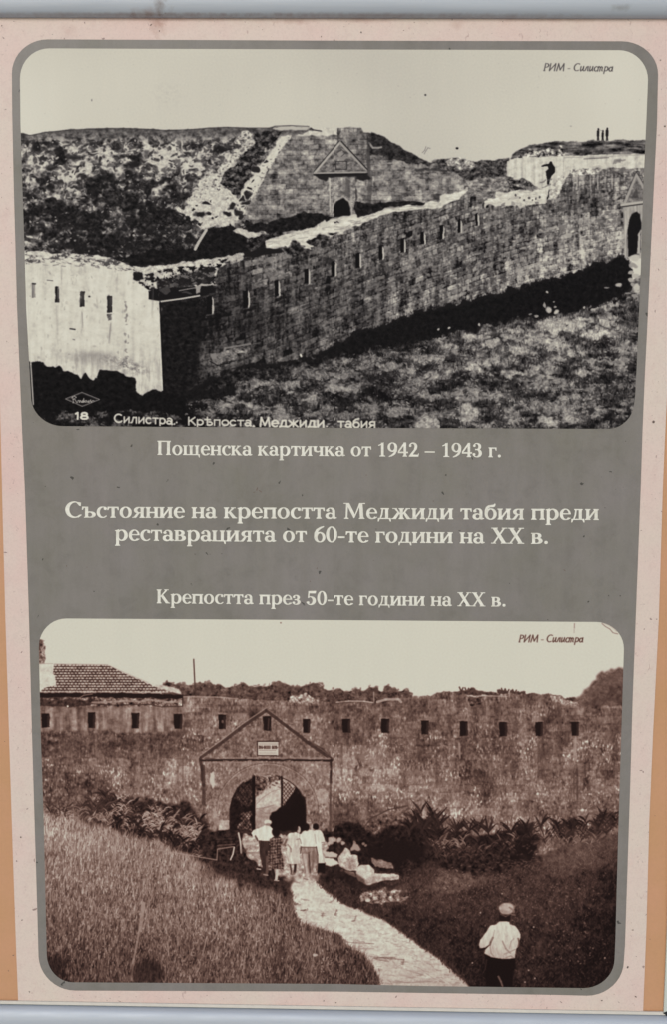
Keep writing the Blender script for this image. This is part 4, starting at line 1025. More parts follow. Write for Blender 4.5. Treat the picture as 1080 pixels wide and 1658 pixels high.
    for k in range(700):
        t = rng.random()
        x, y = 1000 - 250 * t + rng.normal(0, 12), 1352 + 82 * t + rng.normal(0, 14)
        P.ell(x, y, rng.uniform(.8, 2.4), rng.uniform(.6, 1.4), rng.uniform(.3, .46), .5, 1, .7)
    rm = P.full([(540, 1420), (600, 1440), (700, 1405), (770, 1420), (850, 1400), (1000, 1355), (1000, 1600), (770, 1600), (690, 1530), (560, 1455)])
    P.grass(rm, 6000, 2, 6, G - .05, .05, .5, 1.6, .55)
    P.grass(rm, 7500, 1.5, 5, G + .14, .08, .8, 1.15, .62)
    P.grass(rm, 900, 4, 9, G + .2, .06, .5, 1.1, .6)
    for k in range(650):
        x, y = rng.uniform(640, 990), rng.uniform(1400, 1590)
        f = float(G[int((y - 996) * 1.5), int((x - 58) * 1.5)])
        if rng.random() < f * 2.2:
            P.ell(x, y, rng.uniform(.6, 1.9), rng.uniform(.5, 1.6), min(f + rng.uniform(.12, .34), .7), .7, .9, .6)
    for k in range(130):
        x, y = rng.uniform(820, 960), rng.uniform(1430, 1560)
        P.ell(x, y, rng.uniform(.6, 1.6), rng.uniform(.5, 1.5), rng.uniform(.45, .6), .6, .9, .6)
    for (x, y) in ((979, 1550), (856, 1570), (850, 1589), (866, 1583), (765, 1558), (813, 1446), (778, 1477), (864, 1500)):
        P.ell(x, y, 1.4, 1.3, .68, .9)
    # path ------------------------------------------------------------------------
    pt = .79 + .018 * n_leaf + .012 * n_fine + .018 * P.noise(14, 4, 3) - .05 * np.clip((Y - 1520) / 70, 0, 1) - .05 * np.clip((Y - 1545) / 50, 0, 1) * np.clip(n_leaf, 0, 2)
    P.poly([(478, 1418), (509, 1421), (524, 1438.5), (542, 1450), (554, 1462), (589, 1474), (622, 1489), (648.5, 1507), (678, 1530), (690, 1537), (714, 1554), (734, 1572), (755, 1590), (765, 1606), (618, 1606), (612, 1585), (604, 1566), (586, 1545), (560, 1530), (548, 1512.6),
            (518, 1505), (485.5, 1495), (475, 1474), (470, 1438)], pt, .9, 1.5)
    edge_r = [(509, 1421), (524, 1438), (542, 1450), (554, 1462), (589, 1474), (622, 1489), (648, 1507), (678, 1530), (714, 1554), (734, 1572), (757, 1592)]
    edge_l = [(470, 1440), (475, 1474), (485, 1495), (518, 1505), (548, 1513), (560, 1530), (586, 1545), (604, 1566), (616, 1592)]
    for E_, n_, t0 in ((edge_r, 900, .2), (edge_l, 700, .3)):
        for k in range(n_):
            q = rng.integers(0, len(E_) - 1)
            t = rng.random()
            x = E_[q][0] * (1 - t) + E_[q + 1][0] * t + rng.normal(0, 3.2) + (2 if E_ is edge_r else -2)
            y = E_[q][1] * (1 - t) + E_[q + 1][1] * t + rng.normal(0, 1.5) - (1 if E_ is edge_r else -2)
            P.line([(x, y), (x + rng.normal(0, 1.5), y - rng.uniform(1.5, 5))], rng.uniform(.8, 1.6), t0 + rng.normal(0, .08), .6)
    for (xa, ya, xb, yb, t) in ((556, 1524, 606, 1527, .4), (600, 1548, 655, 1553, .3), (604, 1551, 640, 1549, .35), (487, 1473, 498, 1472, .25), (475, 1463, 486, 1464, .4), (487, 1455, 500, 1457, .55), (535, 1460, 542, 1450, .5), (543, 1481, 546, 1473, .35), (571, 1490, 577, 1482, .45), (522, 1484, 523, 1477, .45),
                                (652, 1560, 654, 1552, .4), (606, 1550, 630, 1556, .4), (560, 1532, 600, 1535, .5), (646, 1565, 690, 1580, .62), (690, 1575, 720, 1590, .6), (640, 1590, 700, 1588, .55)):
        P.line([(xa, ya), ((xa + xb) / 2 + rng.normal(0, 2), (ya + yb) / 2 + rng.normal(.5, 1)), (xb, yb)], 1.5, t, .5)
        for q in range(5):
            u = rng.random()
            P.ell(xa + (xb - xa) * u, ya + (yb - ya) * u + rng.normal(0, 1), rng.uniform(1, 3.5), rng.uniform(.5, 1), t, .45, .8, .6)
    for k in range(330):
        y = rng.uniform(1470, 1596)
        xl = float(np.interp(y, [1440, 1474, 1495, 1512, 1530, 1545, 1566, 1596], [470, 475, 485, 548, 560, 586, 604, 620]))
        xr = float(np.interp(y, [1421, 1450, 1474, 1507, 1537, 1572, 1596], [509, 542, 589, 648, 690, 734, 762]))
        x = rng.uniform(xl + 6, xr - 4)
        P.line([(x, y), (x + rng.uniform(2, 9), y + rng.uniform(-1, 2.5))], rng.uniform(.7, 1.4), rng.uniform(.48, .7), .4 * (.5 + (y - 1470) / 130))
    P.poly([(583, 1447), (620, 1440), (650, 1441), (645, 1447), (668, 1452), (660, 1458), (640, 1456), (600, 1462), (585, 1458)], .5 + .14 * n_leaf, 2)
    P.ell(596, 1457, 4.4, 2.6, .78)
    P.poly([(509, 1421), (545, 1450), (565, 1464), (600, 1474), (625, 1486), (600, 1488), (560, 1472), (525, 1448)], .2 + .1 * n_leaf, 3, 1, .0)
    # stones ----------------------------------------------------------------------
    for (x, y, rx, ry) in ((535, 1361, 5, 5), (541, 1357, 5, 4), (550, 1359, 4, 4), (556, 1364, 3.5, 3), (531, 1366, 3, 3)):
        P.ell(x, y, rx, ry, .74, .9, 1, .5)
    P.poly(conv(370, 1320, 3.375, [(515, 200), (570, 195), (600, 210), (590, 232), (530, 228)]), .74, .6)
    P.poly(conv(370, 1320, 3.375, [(515, 230), (570, 236), (608, 262), (560, 276), (515, 268)]), .8, .6)
    P.poly(conv(370, 1320, 3.375, [(598, 232), (625, 195), (644, 172), (668, 190), (675, 214), (706, 220), (716, 262), (700, 296), (660, 300), (620, 285), (602, 262)]), .76 + .05 * n_leaf, .7)
    P.poly(conv(370, 1320, 3.375, [(625, 260), (640, 232), (700, 238), (702, 290), (650, 292)]), .62 + .06 * n_leaf, 1, .8, .8)
    P.poly(conv(370, 1320, 3.375, [(632, 300), (690, 308), (694, 334), (650, 322)]), .72, .8)
    P.poly(conv(370, 1320, 3.375, [(700, 285), (725, 270), (770, 270), (795, 290), (800, 312), (850, 315), (900, 320), (935, 328), (930, 348), (850, 350), (760, 378), (715, 360), (695, 330)]), .78 + .04 * n_leaf, .7)
    P.poly(conv(370, 1320, 3.375, [(730, 345), (800, 330), (930, 335), (850, 352), (760, 378), (718, 362)]), .66 + .06 * n_leaf, .8, .6, .8)
    P.poly(conv(370, 1320, 3.375, [(782, 232), (830, 240), (890, 258), (902, 285), (880, 292), (800, 275), (780, 255)]), .52 + .06 * n_leaf, .8)
    P.poly(conv(370, 1320, 3.375, [(670, 175), (685, 152), (705, 155), (722, 180), (712, 194), (672, 190)]), .62, .8)
    for (a, b_) in ((735, 150), (750, 162), (690, 150), (620, 300)):
        P.ell(370 + a / 3.375, 1320 + b_ / 3.375, 3, 2.4, .6, .8, .8)
    P.poly([(548, 1400), (575, 1412), (600, 1434), (640, 1428), (660, 1424), (640, 1436), (590, 1440), (560, 1430), (530, 1410)], .12, 2, 1, .6)
    # tall grass at the left ---------------------------------------------------------
    lg = [(58, 1318), (110, 1328), (170, 1342), (230, 1358), (290, 1384), (340, 1402), (370, 1418), (420, 1425), (450, 1440), (470, 1470), (485, 1495), (520, 1508), (560, 1530), (586, 1547), (604, 1568), (614, 1590), (614, 1600), (58, 1600)]
    lm = P.full(lg)
    P.grass(lm, 7500, 5, 15, G - .13, .07, .24, 1.6, .7, .06)
    P.grass(lm, 9500, 4, 15, G + .11, .14, .28, 1.1, .7, .08)
    P.grass(lm, 5600, 4, 13, G + .29, .1, .34, 1.15, .85, .08)
    P.grass(lm, 3600, 3, 9, G - .22, .06, .25, 1.9, .75, .05)
    P.grass(lm, 1500, 12, 30, G + .26, .09, .26, 1.1, .7, .1)
    for k in range(900):
        x, y = rng.uniform(75, 600), rng.uniform(1340, 1588)
        f = float(G[int((y - 996) * 1.5), int((x - 58) * 1.5)])
        if y > 1325 + (x - 75) * .42:
            P.ell(x, y, rng.uniform(.6, 1.6), rng.uniform(.8, 2.2), min(.8, f + rng.uniform(.15, .35)), .7, .6, .6)
    P.grass(lm, 500, 5, 12, G - .25, .05, .2, 2.2, .6, .05)
    up = P.full([(66, 1322), (160, 1340), (250, 1364), (340, 1404), (430, 1440), (330, 1440), (200, 1400), (66, 1380)])
    P.grass(up, 1500, 5, 14, G + .18, .09, .3, 1., .6, .1)
    for k in range(170):
        x = rng.uniform(75, 560)
        y = rng.uniform(1345 + (x - 75) * .3, 1590)
        P.ell(x, y, rng.uniform(.7, 1.5), rng.uniform(.7, 1.4), rng.uniform(.6, .78), .7, .4)
    for pts, w in (([(213, 1586), (217, 1552), (222, 1524), (227, 1500)], 3.2), ([(227, 1504), (230, 1480), (232.5, 1462)], 6), ([(148, 1480), (152, 1458), (156, 1476)], 2.4), ([(158, 1476), (176, 1482)], 1.4), 
                   ([(128, 1520), (130, 1506)], 3), ([(328, 1545), (334, 1520)], 2), ([(393, 1570), (397, 1545)], 2), ([(285, 1440), (300, 1424), (307, 1412)], 2), ([(448, 1490), (452, 1455), (455, 1440)], 1.2)):
        P.line(pts, w, .6, .8)
    P.ell(232, 1468, 3, 9, .62, .7, .6)
    P.poly([(76, 1560), (106, 1545), (106, 1590), (100, 1590), (84, 1580)], .12, 3, 2, .6)
    P.poly([(215, 1562), (250, 1545), (262, 1575), (250, 1592), (215, 1592)], .15, 3, 3, .6)
    P.ell(510, 1545, 4, 2.4, .74, .9, .6)
    # shadow by the cart, the cart itself and the rail
    P.poly([(340, 1345), (375, 1343), (390, 1350), (392, 1372), (408, 1395), (440, 1412), (460, 1420), (466, 1450), (440, 1440), (410, 1432), (380, 1425), (350, 1410), (335, 1380)], .15 + .06 * n_leaf, 3, 1.5, .9)
    P.grass(P.full([(345, 1395), (400, 1400), (455, 1430), (455, 1455), (400, 1440), (350, 1420)]), 380, 4, 12, G + .08, .08, .3, 1, .5)
    P.poly([(341, 1346), (378, 1344), (386, 1354), (384, 1366), (344, 1366)], .13 + .05 * n_leaf, 1)
    P.line([(350, 1358), (379, 1357)], 1.3, .35, .7)
    P.line([(352, 1368), (380, 1366)], 1.6, .42, .8)
    P.line([(252.6, 1375), (290, 1381), (325, 1387), (351, 1391.5), (352, 1374), (378, 1370)], 1.5, .62, .9)
    P.line([(379, 1371), (377, 1382), (373, 1391)], 2.2, .8)
    P.line([(386, 1348), (389, 1362), (390.5, 1380)], 2.6, .78)
    P.line([(391, 1365), (391, 1381)], 1.6, .5)
    P.poly([(354, 1328), (371, 1327), (371, 1343), (354, 1344)], .7 + .04 * n_leaf, .6)

    # visitors --------------------------------------------------------------------------
    def C(p):
        return conv(380, 1300, 6.0, p)
    dark, white = .1, .83
    fold = .83 + .025 * n_vert
    # man in a white shirt and hat, hand on hip
    P.poly(C([(232, 355), (346, 360), (348, 450), (335, 560), (322, 690), (278, 690), (268, 610), (244, 510)]), .2 + .03 * n_vert, .3, .4)
    P.line(C([(318, 520), (318, 600), (308, 690)]), 4.4, .38, .8)
    P.poly(C([(158, 288), (178, 262), (205, 248), (250, 232), (292, 213), (345, 222), (368, 245), (380, 300), (370, 345), (330, 364), (228, 360), (217, 316), (203, 312), (196, 332), (176, 318)]), fold, .2, .3)
    P.line(C([(200, 318), (214, 345), (222, 360)]), 2.6, .32, .9)
    P.ell(433.5, 1330.4, 6.2, 4.2, .8)
    P.ell(434, 1333.6, 4.4, 1.5, .5, .8)
    P.line(C([(215, 635), (250, 640)]), 2, .75)
    P.line(C([(280, 690), (320, 698)]), 2.2, .6)
    # woman in a checked dress
    P.line(C([(366, 630), (382, 700), (392, 735)]), 4, .13)
    P.line(C([(412, 635), (406, 700), (402, 735)]), 4.4, .76)
    P.line(C([(385, 745), (425, 750)]), 2, .7)
    dress = C([(340, 350), (378, 326), (436, 326), (462, 352), (452, 400), (448, 450), (462, 520), (476, 610), (472, 640), (430, 636), (330, 632), (320, 590), (334, 520), (346, 460), (344, 400)])
    P.poly(dress, .16, .2, .3)
    pl = ((np.floor(X / 2.0) % 2) + (np.floor((Y + .15 * X) / 2.4) % 2))
    P.poly(dress, .16 + .28 * (pl == 2) + .16 * (pl == 1) * (n_leaf > -.2) + .18 * (n_leaf > .9), .6, .5, .9)
    for k in range(46):
        P.ell(rng.uniform(434, 458), rng.uniform(1357, 1405), rng.uniform(.6, 1.3), rng.uniform(.5, 1), .62, .7, .4)
    P.line(C([(458, 345), (468, 372)]), 2.4, .5)
    P.line(C([(346, 345), (340, 372)]), 1.8, .4)
    P.ell(447.3, 1347.4, 6.4, 7.6, .08, 1, .5, .3)
    # woman in a white dress
    P.line(C([(536, 585), (546, 640), (552, 690)]), 2.6, .3)
    P.line(C([(588, 585), (584, 640), (576, 680)]), 4, .16)
    P.line(C([(545, 685), (560, 690)]), 2.2, .1)
    P.poly(C([(500, 330), (512, 305), (535, 288), (600, 280), (645, 300), (640, 400), (625, 440), (634, 580), (600, 592), (530, 585), (500, 574), (500, 470), (512, 408), (500, 360)]), .78 + .04 * n_vert, .2, .3)
    P.line(C([(505, 350), (482, 400), (490, 410)]), 3, .4)
    P.line(C([(515, 400), (545, 440), (545, 470)]), 2, .5, .8)
    P.line(C([(500, 480), (520, 560)]), 1.6, .6, .6)
    P.poly(C([(555, 440), (625, 450), (632, 580), (560, 585)]), .72, .6, .8, .5)
    P.ell(483.8, 1342.5, 2.6, 5.6, .72, 1, .3)
    P.ell(479, 1341, 4, 5, .1, .8, .5)
    P.line(C([(600, 350), (628, 345), (640, 330)]), 2, .55, .8)
    # man in white shirt and light trousers, and the woman beside him
    P.poly(C([(800, 560), (880, 575), (878, 680), (808, 685), (790, 640)]), .08, .5)
    P.poly(C([(770, 262), (830, 258), (858, 290), (878, 375), (842, 396), (850, 470), (876, 582), (806, 582), (796, 420), (780, 330)]), fold, .2, .3)
    P.line(C([(842, 380), (872, 378)]), 1.2, .45, .8)
    P.line(C([(844, 430), (868, 575)]), 1, .55, .5)
    P.poly(C([(648, 424), (794, 424), (802, 500), (806, 575), (775, 590), (748, 650), (742, 720), (728, 720), (716, 600), (722, 720), (690, 728), (676, 640), (652, 520)]), .56 + .05 * n_vert, .2, .3)
    P.line(C([(718, 480), (722, 560), (728, 640), (732, 700)]), 2.4, .25, .8)
    P.line(C([(760, 470), (764, 560), (748, 640)]), 4, .4, .6)
    P.line(C([(672, 500), (690, 600), (705, 700)]), 4, .74, .8)
    P.line(C([(690, 480), (720, 490), (730, 470)]), 2, .42, .6)
    P.line(C([(670, 730), (706, 738)]), 2, .2)
    P.poly(C([(632, 340), (640, 300), (664, 270), (700, 260), (745, 255), (778, 268), (792, 310), (790, 424), (642, 420), (640, 390)]), fold, .2, .3)
    P.line(C([(645, 424), (794, 426)]), 1.3, .28, .8)
    P.line(C([(790, 420), (806, 500), (806, 575)]), 1.4, .2, .8)
    P.line(C([(646, 420), (636, 485)]), 1.6, .2, .8)
    P.line(C([(636, 350), (644, 390)]), 1.4, .5, .8)
    P.line(C([(776, 300), (788, 390)]), 1.2, .62, .8)
    P.ell(496, 1338.5, 5.4, 6.4, .08, 1, .4, .3)
    P.ell(510.8, 1337, 5.4, 5.2, .08, 1, .4, .3)
    P.line(C([(750, 210), (748, 250)]), 2.6, .72)
    P.line(C([(700, 180), (715, 190), (735, 185)]), 2, .7, .8)
    P.line(C([(800, 590), (796, 660)]), 2, .6, .8)
    P.poly([(455, 1415), (520, 1414), (516, 1424), (480, 1430), (460, 1424)], .7 + .06 * n_leaf, 2, 1, .6)
    P.poly(C([(380, 760), (500, 740), (640, 760), (560, 800), (420, 800)]), .22, 2, 1, .5)

    # man in the foreground ------------------------------------------------------------------
    def D(p):
        return conv(730, 1440, 6.75, p)
    P.poly(D([(372, 700), (700, 730), (704, 800), (690, 880), (680, 960), (660, 1120), (380, 1120), (384, 1000), (368, 860)]), .06, .5, .6)
    P.line(D([(375, 870), (392, 760)]), 2.4, .2, .6)
    P.line(D([(520, 945), (548, 1000), (565, 1050)]), 3, .42, .85, False)
    sh = .80 - .07 * np.clip((Y - 1508) / 40, 0, 1) + .02 * n_vert
    P.poly(D([(494, 372), (520, 350), (545, 342), (636, 346), (645, 376), (700, 392), (735, 430), (756, 480), (758, 520), (745, 560), (740, 620), (716, 640), (704, 690), (702, 745), (640, 752), (560, 752), (440, 735), (368, 694), (372, 655), (420, 610),
              (430, 592), (378, 630), (318, 636), (308, 600), (322, 545), (360, 495), (400, 440), (434, 388)]), sh, .2, .4)
    P.line(D([(460, 520), (436, 570), (428, 600)]), 3, .34, .8)
    P.line(D([(478, 440), (466, 500), (440, 560)]), 1.6, .62, .6)
    P.line(D([(430, 620), (440, 690), (470, 725)]), 2, .56, .7)
    P.line(D([(565, 560), (600, 640), (650, 690)]), 2.4, .54, .7)
    P.line(D([(585, 700), (640, 680), (700, 650)]), 2, .58, .7)
    P.line(D([(640, 640), (660, 560), (690, 530)]), 1.6, .6, .6)
    P.line(D([(590, 470), (600, 510), (625, 500)]), 1.4, .7, .6)
    P.line(D([(735, 530), (745, 580), (735, 620)]), 2.4, .32, .8)
    P.line(D([(600, 740), (655, 720), (690, 745)]), 1.6, .52, .7)
    P.line(D([(500, 640), (520, 700)]), 3, .66, .5)
    P.poly(D([(524, 255), (652, 265), (650, 330), (640, 350), (545, 344), (525, 330)]), .1, .5)
    P.ell(820.4, 1470.5, 12.6, 9.2, .66 + .04 * n_leaf, 1, .4, .25)
    P.ell(823, 1468, 8.5, 5, .74, .7, .6, .8)
    P.ell(817, 1475, 5, 3, .56, .6, .6, .8)
    P.line(D([(640, 190), (690, 230), (690, 245)]), 2.6, .5, .8)
    P.line(D([(545, 265), (600, 290), (650, 262)]), 2, .42, .6)
    P.line(D([(665, 268), (700, 275)]), 2.4, .46, .8)
    # scratches at the top right, caption
    P.line([(929.8, 1009), (929.6, 1016)], 1.2, .45, .8)
    P.line([(929.6, 1016), (929.2, 1024)], 1.6, .62, .6)
    P.line([(974, 1009), (980, 1014), (987, 1018), (992, 1024), (1000, 1026)], 1.2, .45, .85)
    P.line([(976, 1008), (984, 1011), (992, 1016), (998, 1022)], 1.0, .6, .7)
    P.ell(454.5, 1008, 1, 1, .3)
    LET(P, "РИМ - Силистра", 839.5, 942, 1039, 1039.2, 11.8, 1.1, .24, slant=.22, italic=True)
    P.T += .004 * P.noise(1.5, 1.5, 1)
    return P, [(0, (14, 7, 6)), (.1, (34, 22, 20)), (.25, (71, 50, 44)), (.42, (111, 85, 75)), (.55, (141, 115, 104)), (.7, (176, 156, 144)), (.8, (200, 193, 176)), (.86, (208, 205, 188)), (1, (220, 219, 204))]


# ------------------------------------------------------------------ mesh, material and naming helpers
def mesh_obj(name, verts, faces, mat, parent=None, smooth=False, label=None):
    me = bpy.data.meshes.new(name)
    me.from_pydata([tuple(map(float, v)) for v in verts], [], faces)
    me.update()
    if smooth:
        for p in me.polygons:
            p.use_smooth = True
    o = bpy.data.objects.new(name, me)
    COL.objects.link(o)
    if mat:
        me.materials.append(mat)
    if parent:
        o.parent = parent
    if label:
        o['label'] = label
    return o


def empty(name, loc, label, cat):
    o = bpy.data.objects.new(name, None)
    o.empty_display_size = .1
    COL.objects.link(o)
    o['label'] = label
    o['category'] = cat
    return o


def slab(name, outline, front, thick, mat, parent, label=None):
    """a thin sheet of the given measured outline; front is the distance in front of the board"""
    pts = [plane(x, y) for x, y in outline]
    n = len(pts)
    V = [(a, -front, b) for a, b in pts] + [(a, -front + thick, b) for a, b in pts]
    F = [list(range(n))[::-1], list(range(n, 2 * n))] + [[i, (i + 1) % n, n + (i + 1) % n, n + i] for i in range(n)]
    o = mesh_obj(name, V, F, mat, parent, label=label)
    import bmesh
    bm = bmesh.new()
    bm.from_mesh(o.data)
    bmesh.ops.recalc_face_normals(bm, faces=bm.faces)
    bm.to_mesh(o.data)
    bm.free()
    return o


def srgb(r, g, b):
    f = lambda c: ((c / 255 + .055) / 1.055) ** 2.4 if c > 10 else c / 255 / 12.92
    return (f(r), f(g), f(b), 1)


class M:
    def __init__(s, name, rough=.5, spec=.5, metal=0.):
        s.m = bpy.data.materials.new(name)
        s.m.use_nodes = True
        s.t = s.m.node_tree
        s.b = s.t.nodes['Principled BSDF']
        s.b.inputs['Roughness'].default_value = rough
        s.b.inputs['Specular IOR Level'].default_value = spec
        s.b.inputs['Metallic'].default_value = metal
        s.tc = s.t.nodes.new('ShaderNodeTexCoord')

    def lk(s, a, b):
        s.t.links.new(a, b)

    def noise(s, scale, detail=4, rough=.6, dist=0., stretch=None, loc=(0, 0, 0)):
        mp = s.t.nodes.new('ShaderNodeMapping')
        mp.inputs['Location'].default_value = loc
        if stretch:
            mp.inputs['Scale'].default_value = stretch
        s.lk(s.tc.outputs['Object'], mp.inputs[0])
        n = s.t.nodes.new('ShaderNodeTexNoise')
        n.inputs['Scale'].default_value = scale
        n.inputs['Detail'].default_value = detail
        n.inputs['Roughness'].default_value = rough
        n.inputs['Distortion'].default_value = dist
        s.lk(mp.outputs[0], n.inputs['Vector'])
        return n.outputs['Fac']

    def ramp(s, fac, stops):
        r = s.t.nodes.new('ShaderNodeValToRGB')
        e = r.color_ramp.elements
        while len(e) < len(stops):
            e.new(.5)
        for i, (p, c) in enumerate(stops):
            e[i].position = p
            e[i].color = c
        s.lk(fac, r.inputs[0])
        return r.outputs[0]

    def blob(s, X, Z, rx, rz, edge=.5):
        """ragged soft spot round a point of the board"""
        mp = s.t.nodes.new('ShaderNodeMapping')
        mp.inputs['Location'].default_value = (-X / rx, 0, -Z / rz)
        mp.inputs['Scale'].default_value = (1 / rx, 0, 1 / rz)
        s.lk(s.tc.outputs['Object'], mp.inputs[0])
        ln = s.t.nodes.new('ShaderNodeVectorMath')
        ln.operation = 'LENGTH'
        s.lk(mp.outputs[0], ln.inputs[0])
        ad = s.t.nodes.new('ShaderNodeMath')
        ad.operation = 'MULTIPLY_ADD'
        s.lk(s.noise(70, 4, .7), ad.inputs[0])
        ad.inputs[1].default_value = 1.6
        s.lk(ln.outputs['Value'], ad.inputs[2])
        return s.ramp(s._half(ad.outputs[0]), [(.25, W1), (.75, B0)])

    def _half(s, v):
        n = s.t.nodes.new('ShaderNodeMath')
        n.operation = 'MULTIPLY'
        s.lk(v, n.inputs[0])
        n.inputs[1].default_value = .45
        return n.outputs[0]

    def mix(s, fac, a, b, mode='MIX'):
        n = s.t.nodes.new('ShaderNodeMix')
        n.data_type = 'RGBA'
        n.blend_type = mode
        for sock, v in ((n.inputs[0], fac), (n.inputs[6], a), (n.inputs[7], b)):
            if hasattr(v, 'links'):
                s.lk(v, sock)
            else:
                sock.default_value = v
        return n.outputs[2]

    def color(s, c):
        if hasattr(c, 'links'):
            s.lk(c, s.b.inputs['Base Color'])
        else:
            s.b.inputs['Base Color'].default_value = c

    def bump(s, h, strength, dist=.001):
        n = s.t.nodes.new('ShaderNodeBump')
        n.inputs['Strength'].default_value = strength
        n.inputs['Distance'].default_value = dist
        s.lk(h, n.inputs['Height'])
        s.lk(n.outputs[0], s.b.inputs['Normal'])


W1 = (1, 1, 1, 1)
B0 = (0, 0, 0, 1)


def paper_material():
    m = M('pink_paper', .55, .25)
    base = m.ramp(m.noise(5, 5, .6), [(.3, srgb(203, 188, 173)), (.5, srgb(206, 185, 173)), (.68, srgb(207, 178, 168))])
    base = m.mix(m.ramp(m.noise(38, 4, .65), [(.5, B0), (.95, W1)]), base, srgb(198, 172, 162))
    fine = m.ramp(m.noise(330, 3, .7), [(.3, (.90, .89, .89, 1)), (.55, (1, 1, 1, 1)), (.8, (1.0, 1.0, 1.0, 1))])
    base = m.mix(.75, base, fine, 'MULTIPLY')
    fl = m.ramp(m.noise(120, 3, .6, 1.2, (1, 1, .55)), [(.66, B0), (.72, W1)])
    base = m.mix(m.mix(.55, B0, fl), base, srgb(160, 130, 122))
    sp = m.ramp(m.noise(85, 2, .5, .6, loc=(3, 0, 7)), [(.715, B0), (.74, W1)])
    base = m.mix(m.mix(.75, B0, sp), base, srgb(112, 88, 84))
    for (x, y, rx, rz, k) in ((256, 36, .018, .03, .75), (480, 34, .05, .008, .5), (590, 33, .07, .006, .45), (900, 33, .12, .005, .45), (300, 32, .2, .004, .4), (740, 40, .015, .012, .35), (112, 50, .02, .015, .25)):
        X, Z = plane(x, y)
        base = m.mix(m.mix(k, B0, m.blob(X, Z, rx, rz)), base, srgb(150, 108, 92))
    m.color(base)
    m.bump(m.noise(260, 3, .6), .12, .0006)
    return m.m


def panel_material():
    m = M('grey_print', .42, .1)
    base = m.ramp(m.noise(7, 6, .62), [(.3, srgb(118, 113, 103)), (.5, srgb(123, 117, 110)), (.7, srgb(127, 120, 115))])
    cl = m.ramp(m.noise(24, 5, .7, .4), [(.3, (.86, .86, .85, 1)), (.5, (1, 1, 1, 1)), (.75, (1.03, 1.03, 1.03, 1))])
    base = m.mix(.8, base, cl, 'MULTIPLY')
    drip = m.ramp(m.noise(9, 5, .7, .3, (3.2, 1, .45), (2, 0, 0)), [(.35, (.95, .95, .94, 1)), (.65, (1.05, 1.05, 1.06, 1))])
    base = m.mix(.8, base, drip, 'MULTIPLY')
    st = m.ramp(m.noise(34, 4, .75, .8, loc=(1, 0, 4)), [(.66, B0), (.8, W1)])
    base = m.mix(m.mix(.5, B0, st), base, srgb(96, 93, 86))
    fine = m.ramp(m.noise(400, 2, .7), [(.3, (.92, .92, .92, 1)), (.7, (1, 1, 1, 1))])
    base = m.mix(.8, base, fine, 'MULTIPLY')
    sp = m.ramp(m.noise(75, 2, .4, .4, loc=(9, 0, 2)), [(.735, B0), (.75, W1)])
    base = m.mix(m.mix(.85, B0, sp), base, srgb(62, 60, 56))
    m.color(base)
    m.b.inputs['Coat Weight'].default_value = .06
    m.b.inputs['Coat Roughness'].default_value = .12
    m.bump(m.noise(3.0, 3, .5, 0, (2.2, 1, .35)), .5, .03)
    return m.m


def flat_material(name, c, var=.05, rough=.5, spec=.3, scale=60):
    m = M(name, rough, spec)
    f = m.ramp(m.noise(scale, 4, .6), [(.3, (1 - 2 * var, 1 - 2 * var, 1 - 2 * var, 1)), (.7, W1)])
    m.color(m.mix(1.0, srgb(*c), f, 'MULTIPLY'))
    return m.m


def photo_material(name, img):
    m = M(name, .55, .04)
    uv = m.t.nodes.new('ShaderNodeUVMap')
    uv.uv_map = 'print'
    tx = m.t.nodes.new('ShaderNodeTexImage')
    tx.image = img
    tx.interpolation = 'Linear'
    tx.extension = 'EXTEND'
    m.lk(uv.outputs[0], tx.inputs[0])
    g = m.ramp(m.noise(500, 2, .7), [(.3, (.97, .97, .97, 1)), (.7, W1)])
    m.color(m.mix(1.0, tx.outputs[0], g, 'MULTIPLY'))
    m.bump(m.noise(3.0, 3, .5, 0, (2.2, 1, .35)), .35, .02)
    return m.m


def print_image(name, P, stops, outline, tw):
    """resample the painted tones on to the flat, upright print and colour them"""
    pts = np.array([plane(x, y) for x, y in outline])
    X0, Z0 = pts.min(0)
    X1, Z1 = pts.max(0)
    th = int(tw * (Z1 - Z0) / (X1 - X0))
    gx, gz = np.meshgrid(X0 + (np.arange(tw) + .5) / tw * (X1 - X0), Z0 + (np.arange(th) + .5) / th * (Z1 - Z0))
    px, py = unplane(gx, gz)
    T = gblur(np.clip(P.T, 0, 1), .45 * P.S)
    u = np.clip((px - P.x0) * P.S - .5, 0, P.W - 1.001)
    v = np.clip((py - P.y0) * P.S - .5, 0, P.H - 1.001)
    i, j = v.astype(int), u.astype(int)
    fv, fu = v - i, u - j
    t = T[i, j] * (1 - fv) * (1 - fu) + T[i + 1, j] * fv * (1 - fu) + T[i, j + 1] * (1 - fv) * fu + T[i + 1, j + 1] * fv * fu
    rgb = ramp(t, stops)
    img = bpy.data.images.new(name, tw, th)
    buf = np.ones((th, tw, 4), np.float32)
    buf[..., :3] = rgb
    img.pixels.foreach_set(buf.ravel())
    img.update()
    img.pack()
    return img, (X0, Z0, X1, Z1)


def photo(name, painter, outline, front, parent, label):
    P, stops = painter()
    img, (X0, Z0, X1, Z1) = print_image(name + '_tones', P, stops, outline, 1700)
    o = slab(name, outline, front, .0003, photo_material(name + '_print', img), parent, label)
    uvl = o.data.uv_layers.new(name='print')
    for p in o.data.polygons:
        for li in p.loop_indices:
            co = o.data.vertices[o.data.loops[li].vertex_index].co
            uvl.data[li].uv = ((co.x - X0) / (X1 - X0), (co.z - Z0) / (Z1 - Z0))
    return o


# ------------------------------------------------------------------ bold book lettering (drawn shapes -> thin mesh)
def rect(x0, y0, x1, y1):
    return ('p', [(x0, y0), (x1, y0), (x1, y1), (x0, y1)])


def el(cx, cy, rx, ry):
    return ('e', (cx, cy, rx, ry))


